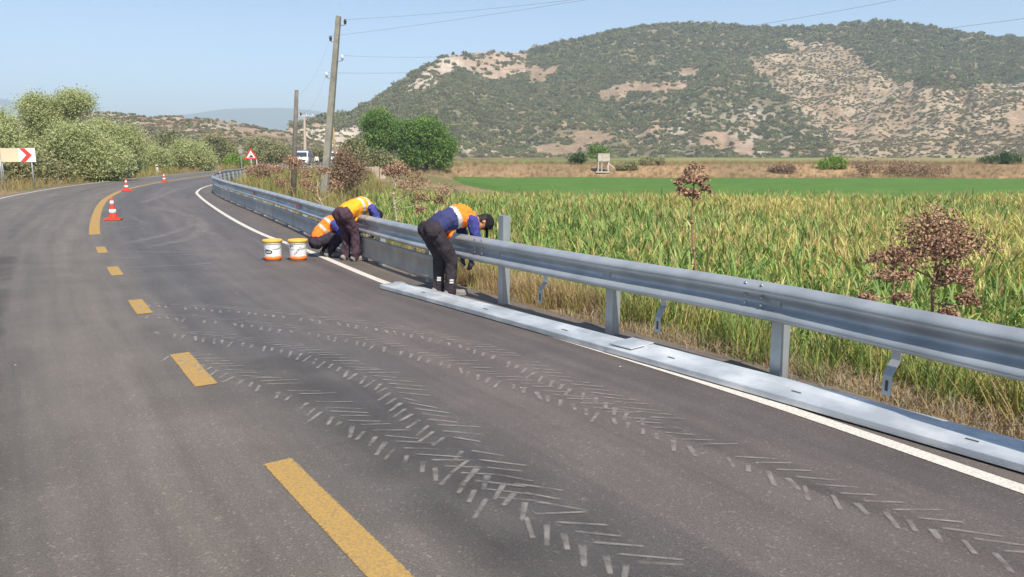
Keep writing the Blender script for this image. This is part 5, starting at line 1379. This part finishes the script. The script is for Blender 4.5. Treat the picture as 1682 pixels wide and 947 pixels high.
skin = M('tanned_skin', (.42, .20, .115), .55, 0, (.36, .165, .095), 12); glove_m = M('dark_work_glove', (.05, .05, .06), .9)
def cloth(n, c, c2=None): return M(n, c, .9, 0, c2 or tuple(v * .7 for v in c), 9, 5, .9, 16, spec=.15)
hairm = M('black_hair', (.015, .012, .01), .7); cap_m = cloth('black_cap_cloth', (.018, .016, .02))
silver = M('reflective_tape', (.50, .50, .48), .4, .2)
def person(name, label, O, fwd, J, col, gloves=False, cap=True, vox=.010, long_vest=True):
    root = empty(name, tuple(O), label, 'person')
    f = Vector((fwd[0], fwd[1], 0)).normalized(); l = Vector((-f.y, f.x, 0)); u = Vector((0, 0, 1)); O = Vector(O)
    P = lambda a: O + f * a[0] + l * a[1] + u * a[2]
    D = lambda a: (f * a[0] + l * a[1] + u * a[2]).normalized()
    g = {k: P(v) for k, v in J.items() if not k.endswith('_d')}
    pel, ch, nk, hd = g['pelvis'], g['chest'], g['neck'], g['head']
    hup, hface = D(J['hup_d']), D(J['hface_d']); hside = hup.cross(hface).normalized()
    hipL, hipR = pel + l * .09, pel - l * .09
    mid = pel.lerp(ch, .5) + D(J.get('back_d', (0, 0, 1))) * .03
    # body: one continuous surface
    b = MB()
    b.capsule(hipL, hipR, .105, .105); b.capsule(pel, mid, .125, .125, l, .8); b.capsule(mid, ch, .125, .145, l, .8); b.capsule(ch, nk, .14, .07, l, .8)
    b.capsule(g['shL'], g['shR'], .065, .065); b.capsule(nk, hd, .055, .055)
    for s in 'LR':
        hp = hipL if s == 'L' else hipR
        b.capsule(hp, g['kn' + s], .088, .056); b.capsule(g['kn' + s], g['an' + s], .056, .036)
        b.capsule(g['an' + s] - u * .03, g['to' + s], .038, .03)
        b.capsule(g['sh' + s], g['el' + s], .05, .04); b.capsule(g['el' + s], g['wr' + s], .04, .028)
        hdv = (g['ha' + s] - g['wr' + s]).normalized(); sd = hdv.cross(l * (1 if s == 'L' else -1)); sd = sd.normalized() if sd.length > .1 else f
        kn = g['wr' + s] + hdv * .085; b.capsule(g['wr' + s], kn, .026, .036, sd, .5)
        inn = hdv.cross(sd)
        for q, (o_, ln) in enumerate(((-.030, .066), (-.010, .078), (.010, .074), (.030, .058))):
            r0 = kn + sd * o_ + hdv * .008; r1 = r0 + hdv * ln * .5 + inn * .008; r2 = r1 + hdv * ln * .38 + inn * .022
            b.capsule(r0, r1, .0095, .009, n=8); b.capsule(r1, r2, .009, .008, n=8)
        t0 = g['wr' + s] + hdv * .035 + sd * -.028; t1 = t0 - sd * .028 + hdv * .03; t2 = t1 + hdv * .03 + inn * .012
        b.capsule(t0, t1, .012, .0105, n=8); b.capsule(t1, t2, .0105, .009, n=8)
    # head: skull, jaw, nose, ears, brow
    b.capsule(hd + hup * .035 - hface * .012, hd + hup * .035 + hface * .012, .088, .085, hside, 1.05); b.capsule(hd - hup * .03 + hface * .03, hd - hup * .075 + hface * .05, .064, .042, hside, .9)
    b.capsule(hd + hup * .015 + hface * .092, hd - hup * .018 + hface * .112, .010, .014, n=8)
    b.capsule(hd + hup * .03 + hface * .088 + hside * .03, hd + hup * .03 + hface * .088 - hside * .03, .012, .012, n=8)
    b.capsule(hd - hup * .052 + hface * .086 + hside * .016, hd - hup * .052 + hface * .086 - hside * .016, .009, .009, n=8)
    for s in (-1, 1): b.capsule(hd + hup * .015 + hside * .082 * s, hd - hup * .02 + hside * .084 * s, .018, .012, hface, .5, n=8)
    hands = [(g['wr' + s], g['ha' + s]) for s in 'LR']
    def mf(c): return 1 if gloves and any((c - w).dot((h - w).normalized()) > -.01 and (c - h).length < .17 for w, h in hands) else 0
    remesh(b, .0085 if vox < .015 else vox, 'body', [skin, glove_m], root, 3, mat_fn=mf)
    for s in (-1, 1):
        e = MB(); c = hd + hup * .012 + hface * .083 + hside * .031 * s; e.capsule(c, c + hface * .002, .0095, .0095, n=8); e.build('eye', sgn_black, root, True)
    # trousers
    t = MB(); t.capsule(hipL, hipR, .128, .128); t.capsule(pel, pel.lerp(mid, .6), .142, .135, l, .82)
    for s in 'LR':
        hp = hipL if s == 'L' else hipR
        t.capsule(hp, g['kn' + s], .112, .084); t.capsule(g['kn' + s], g['an' + s].lerp(g['kn' + s], .04), .082, .070); t.capsule(g['an' + s].lerp(g['kn' + s], .15), g['an' + s] - u * .02, .076, .070)
    tr_ = remesh(t, vox, 'trousers', col['trousers'], root, 3, .020, 12, len(label))
    if col.get('flash'):
        fl = MB()
        for s in 'LR':
            for fr in (.28, .36):
                c = g['kn' + s].lerp(g['an' + s], 1 - fr); ax = (g['kn' + s] - g['an' + s]).normalized()
                dirs = (-l * .9 - f * .35).normalized()
                fl = MB(); fl.box(c + dirs * .081, (.05, .006, .022), math.atan2(dirs.y, dirs.x) + math.pi / 2)
                fl.build('reflective_flash', silver, tr_)
    # shirt with sleeves
    sh = MB(); sh.capsule(pel.lerp(mid, .35), mid, .145, .142, l, .84); sh.capsule(mid, ch, .142, .162, l, .84); sh.capsule(ch, nk, .155, .085, l, .82); sh.capsule(g['shL'], g['shR'], .08, .08)
    for s in 'LR':
        sh.capsule(g['sh' + s], g['el' + s], .078, .064); sh.capsule(g['el' + s], g['wr' + s].lerp(g['el' + s], .06), .062, .046)
    remesh(sh, vox, 'shirt', col['shirt'], root, 2, .014, 15, len(label) * 2)
    # vest over the trunk: orange, with reflective bands around
    v = MB(); v.capsule(pel.lerp(mid, .55), mid, .162, .160, l, .88); v.capsule(mid, ch, .160, .180, l, .88); v.capsule(ch, ch.lerp(nk, .7), .172, .12, l, .84); v.capsule(g['shL'].lerp(g['shR'], .12), g['shR'].lerp(g['shL'], .12), .092, .092)
    if long_vest:
        hang = ch.lerp(mid, .7) - u * .12
        v.capsule(ch.lerp(mid, .3) - u * .06, hang - u * .06, .12, .09, l, .35)
    axv = (nk - pel); La = axv.length; axv = axv / La; bd_ = D(J.get('back_d', (0, 0, 1)))
    def vf(c):
        w = (c - pel).dot(axv) / La; back = (c - pel.lerp(nk, max(0, min(1, w)))).dot(bd_)
        for q in col['bands']:
            if abs(w - q) < .045: return 1
        if col.get('navy_back') and w < col['navy_back'] and back > -.07: return 2
        return 0
    ve = remesh(v, vox, 'vest', [col['vest'], silver, col['shirt2']], root, 2, .014, 13, len(label) * 3, vf)
    # shoes with soles
    for s in 'LR':
        an, to = g['an' + s], g['to' + s]; d = (to - an); d.z = 0; d.normalize(); sd = Vector((-d.y, d.x, 0))
        k_ = MB(); z0 = min(an.z, to.z) ; gr = O.z
        k_.capsule(an - u * .0, an - u * .035 - d * .03, .05, .05); k_.capsule(Vector((an.x, an.y, gr + .055)) - d * .04, Vector((to.x, to.y, gr + .045)), .052, .044, sd, .85)
        k_.box((Vector((an.x, an.y, 0)) * .5 + Vector((to.x, to.y, 0)) * .5) + u * (gr + .018) - d * .01, (.27, .09, .032), math.atan2(d.y, d.x))
        remesh(k_, .009, 'shoe', col['shoe'], root, 3)
    # hair and cap
    h = MB(); h.capsule(hd + hup * .048 - hface * .024, hd + hup * .045 + hface * .008, .094, .088, hside, 1.06); h.capsule(hd - hface * .03, hd - hup * .03 - hface * .04, .085, .07, hside, 1.0); remesh(h, .011, 'hair', hairm, root, 2)
    if cap:
        c = MB(); c.capsule(hd + hup * .066 - hface * .012, hd + hup * .066 + hface * .016, .1, .098, hside, 1.03)
        c.capsule(hd + hup * .052 + hface * .10, hd + hup * .040 + hface * .165, .072, .062, hside, .14)
        remesh(c, .009, 'cap', cap_m, root, 2)
    return root
def on_rail(x, y, d): p, t, n_ = rail_at(rail_s(x, y)); return p + n_ * d, n_, t
c_tr = cloth('charcoal_trousers', (.040, .034, .040)); c_mr = cloth('dark_maroon_trousers', (.075, .043, .058)); c_nv = cloth('navy_trousers', (.040, .034, .048))
c_bl = cloth('royal_blue_shirt', (.060, .065, .26)); c_dn = cloth('navy_shirt', (.045, .050, .14))
v_or = cloth('fluorescent_orange_vest', (.95, .23, .03), (.88, .19, .02)); v_ye = cloth('fluorescent_amber_vest', (.95, .36, .03), (.9, .30, .02))
shoe_m = cloth('grey_work_shoe', (.26, .24, .22))
p, n_, t_ = on_rail(-.70, 9.80, -.28)
person('person', 'worker in orange vest and black cap leaning over the guardrail beside the tall post', (p[0], p[1], 0), (n_[0] + .04, n_[1] - .06), {
    'pelvis': (-.20, 0, .86), 'chest': (.20, 0, 1.02), 'neck': (.37, 0, 1.0), 'head': (.52, -.02, .92), 'hup_d': (.88, -.1, .12), 'hface_d': (.05, -.28, -1), 'back_d': (-.15, 0, 1),
    'anL': (-.06, .13, .09), 'anR': (.0, -.13, .09), 'toL': (.12, .15, .04), 'toR': (.19, -.15, .04), 'knL': (-.03, .12, .47), 'knR': (.03, -.12, .47),
    'shL': (.29, .18, .98), 'shR': (.29, -.18, .97), 'elL': (.36, .22, .72), 'elR': (.345, -.22, .70), 'wrL': (.31, .14, .50), 'wrR': (.295, -.14, .47), 'haL': (.30, .12, .36), 'haR': (.285, -.12, .34)},
    {'trousers': c_tr, 'shirt': c_bl, 'shirt2': c_dn, 'vest': v_or, 'bands': (.60,), 'navy_back': .6, 'shoe': shoe_m, 'flash': True}, gloves=True)
p, n_, t_ = on_rail(-2.55, 12.95, -.30); a = R(16)
fw = (n_[0] * math.cos(a) - n_[1] * math.sin(a), n_[0] * math.sin(a) + n_[1] * math.cos(a))
person('person', 'worker in amber vest and maroon trousers bent double over the guardrail, seen from behind', (p[0], p[1], 0), fw, {
    'pelvis': (-.12, 0, .80), 'chest': (.27, 0, .93), 'neck': (.44, 0, .89), 'head': (.55, 0, .77), 'hup_d': (.75, 0, -.6), 'hface_d': (-.6, 0, -.75), 'back_d': (-.15, 0, 1),
    'anL': (-.02, .12, .09), 'anR': (.02, -.14, .09), 'toL': (.15, .13, .04), 'toR': (.20, -.18, .04), 'knL': (.02, .11, .46), 'knR': (.05, -.12, .46),
    'shL': (.36, .18, .89), 'shR': (.36, -.18, .89), 'elL': (.42, .24, .66), 'elR': (.44, -.24, .66), 'wrL': (.36, .16, .46), 'wrR': (.38, -.17, .46), 'haL': (.33, .12, .37), 'haR': (.34, -.12, .37)},
    {'trousers': c_mr, 'shirt': c_bl, 'shirt2': c_dn, 'vest': v_ye, 'bands': (.62, .84), 'shoe': shoe_m}, gloves=True, cap=False)
p, n_, t_ = on_rail(-2.93, 13.62, -.46); a = R(-8)
fw = (n_[0] * math.cos(a) - n_[1] * math.sin(a), n_[0] * math.sin(a) + n_[1] * math.cos(a))
person('person', 'worker in orange vest and navy trousers crouching in front of the guardrail', (p[0], p[1], 0), fw, {
    'pelvis': (-.22, 0, .27), 'chest': (.03, 0, .56), 'neck': (.15, 0, .64), 'head': (.27, 0, .67), 'hup_d': (.75, 0, .6), 'hface_d': (.6, 0, -.75), 'back_d': (-.8, 0, .55),
    'anL': (-.06, .13, .09), 'anR': (-.02, -.13, .09), 'toL': (.12, .15, .04), 'toR': (.17, -.15, .04), 'knL': (.20, .19, .42), 'knR': (.22, -.19, .40),
    'shL': (.09, .19, .60), 'shR': (.09, -.19, .59), 'elL': (.24, .27, .40), 'elR': (.22, -.29, .42), 'wrL': (.31, .12, .28), 'wrR': (.31, -.10, .27), 'haL': (.34, .08, .15), 'haR': (.34, -.06, .14)},
    {'trousers': c_nv, 'shirt': c_bl, 'shirt2': c_dn, 'vest': v_or, 'bands': (.5, .8), 'shoe': shoe_m}, gloves=False)
xq, _ = at(520, 260, 112)
person('person', 'small far figure in white shirt standing beside the white truck', (xq, 112, 0), (0, -1), {
    'pelvis': (0, 0, .92), 'chest': (.0, 0, 1.3), 'neck': (.0, 0, 1.46), 'head': (.02, 0, 1.6), 'hup_d': (0, 0, 1), 'hface_d': (1, 0, 0), 'back_d': (-1, 0, 0),
    'anL': (0, .12, .09), 'anR': (0, -.12, .09), 'toL': (.17, .14, .04), 'toR': (.17, -.14, .04), 'knL': (.02, .11, .5), 'knR': (.02, -.11, .5),
    'shL': (0, .19, 1.42), 'shR': (0, -.19, 1.42), 'elL': (-.03, .26, 1.15), 'elR': (-.03, -.26, 1.15), 'wrL': (.03, .27, .9), 'wrR': (.03, -.27, .9), 'haL': (.05, .27, .78), 'haR': (.05, -.27, .78)},
    {'trousers': c_tr, 'shirt': M('white_shirt', (.75, .72, .70), .9), 'shirt2': c_dn, 'vest': M('white_tabard', (.78, .74, .72), .9), 'bands': (), 'shoe': shoe_m}, cap=False, vox=.018, long_vest=False)
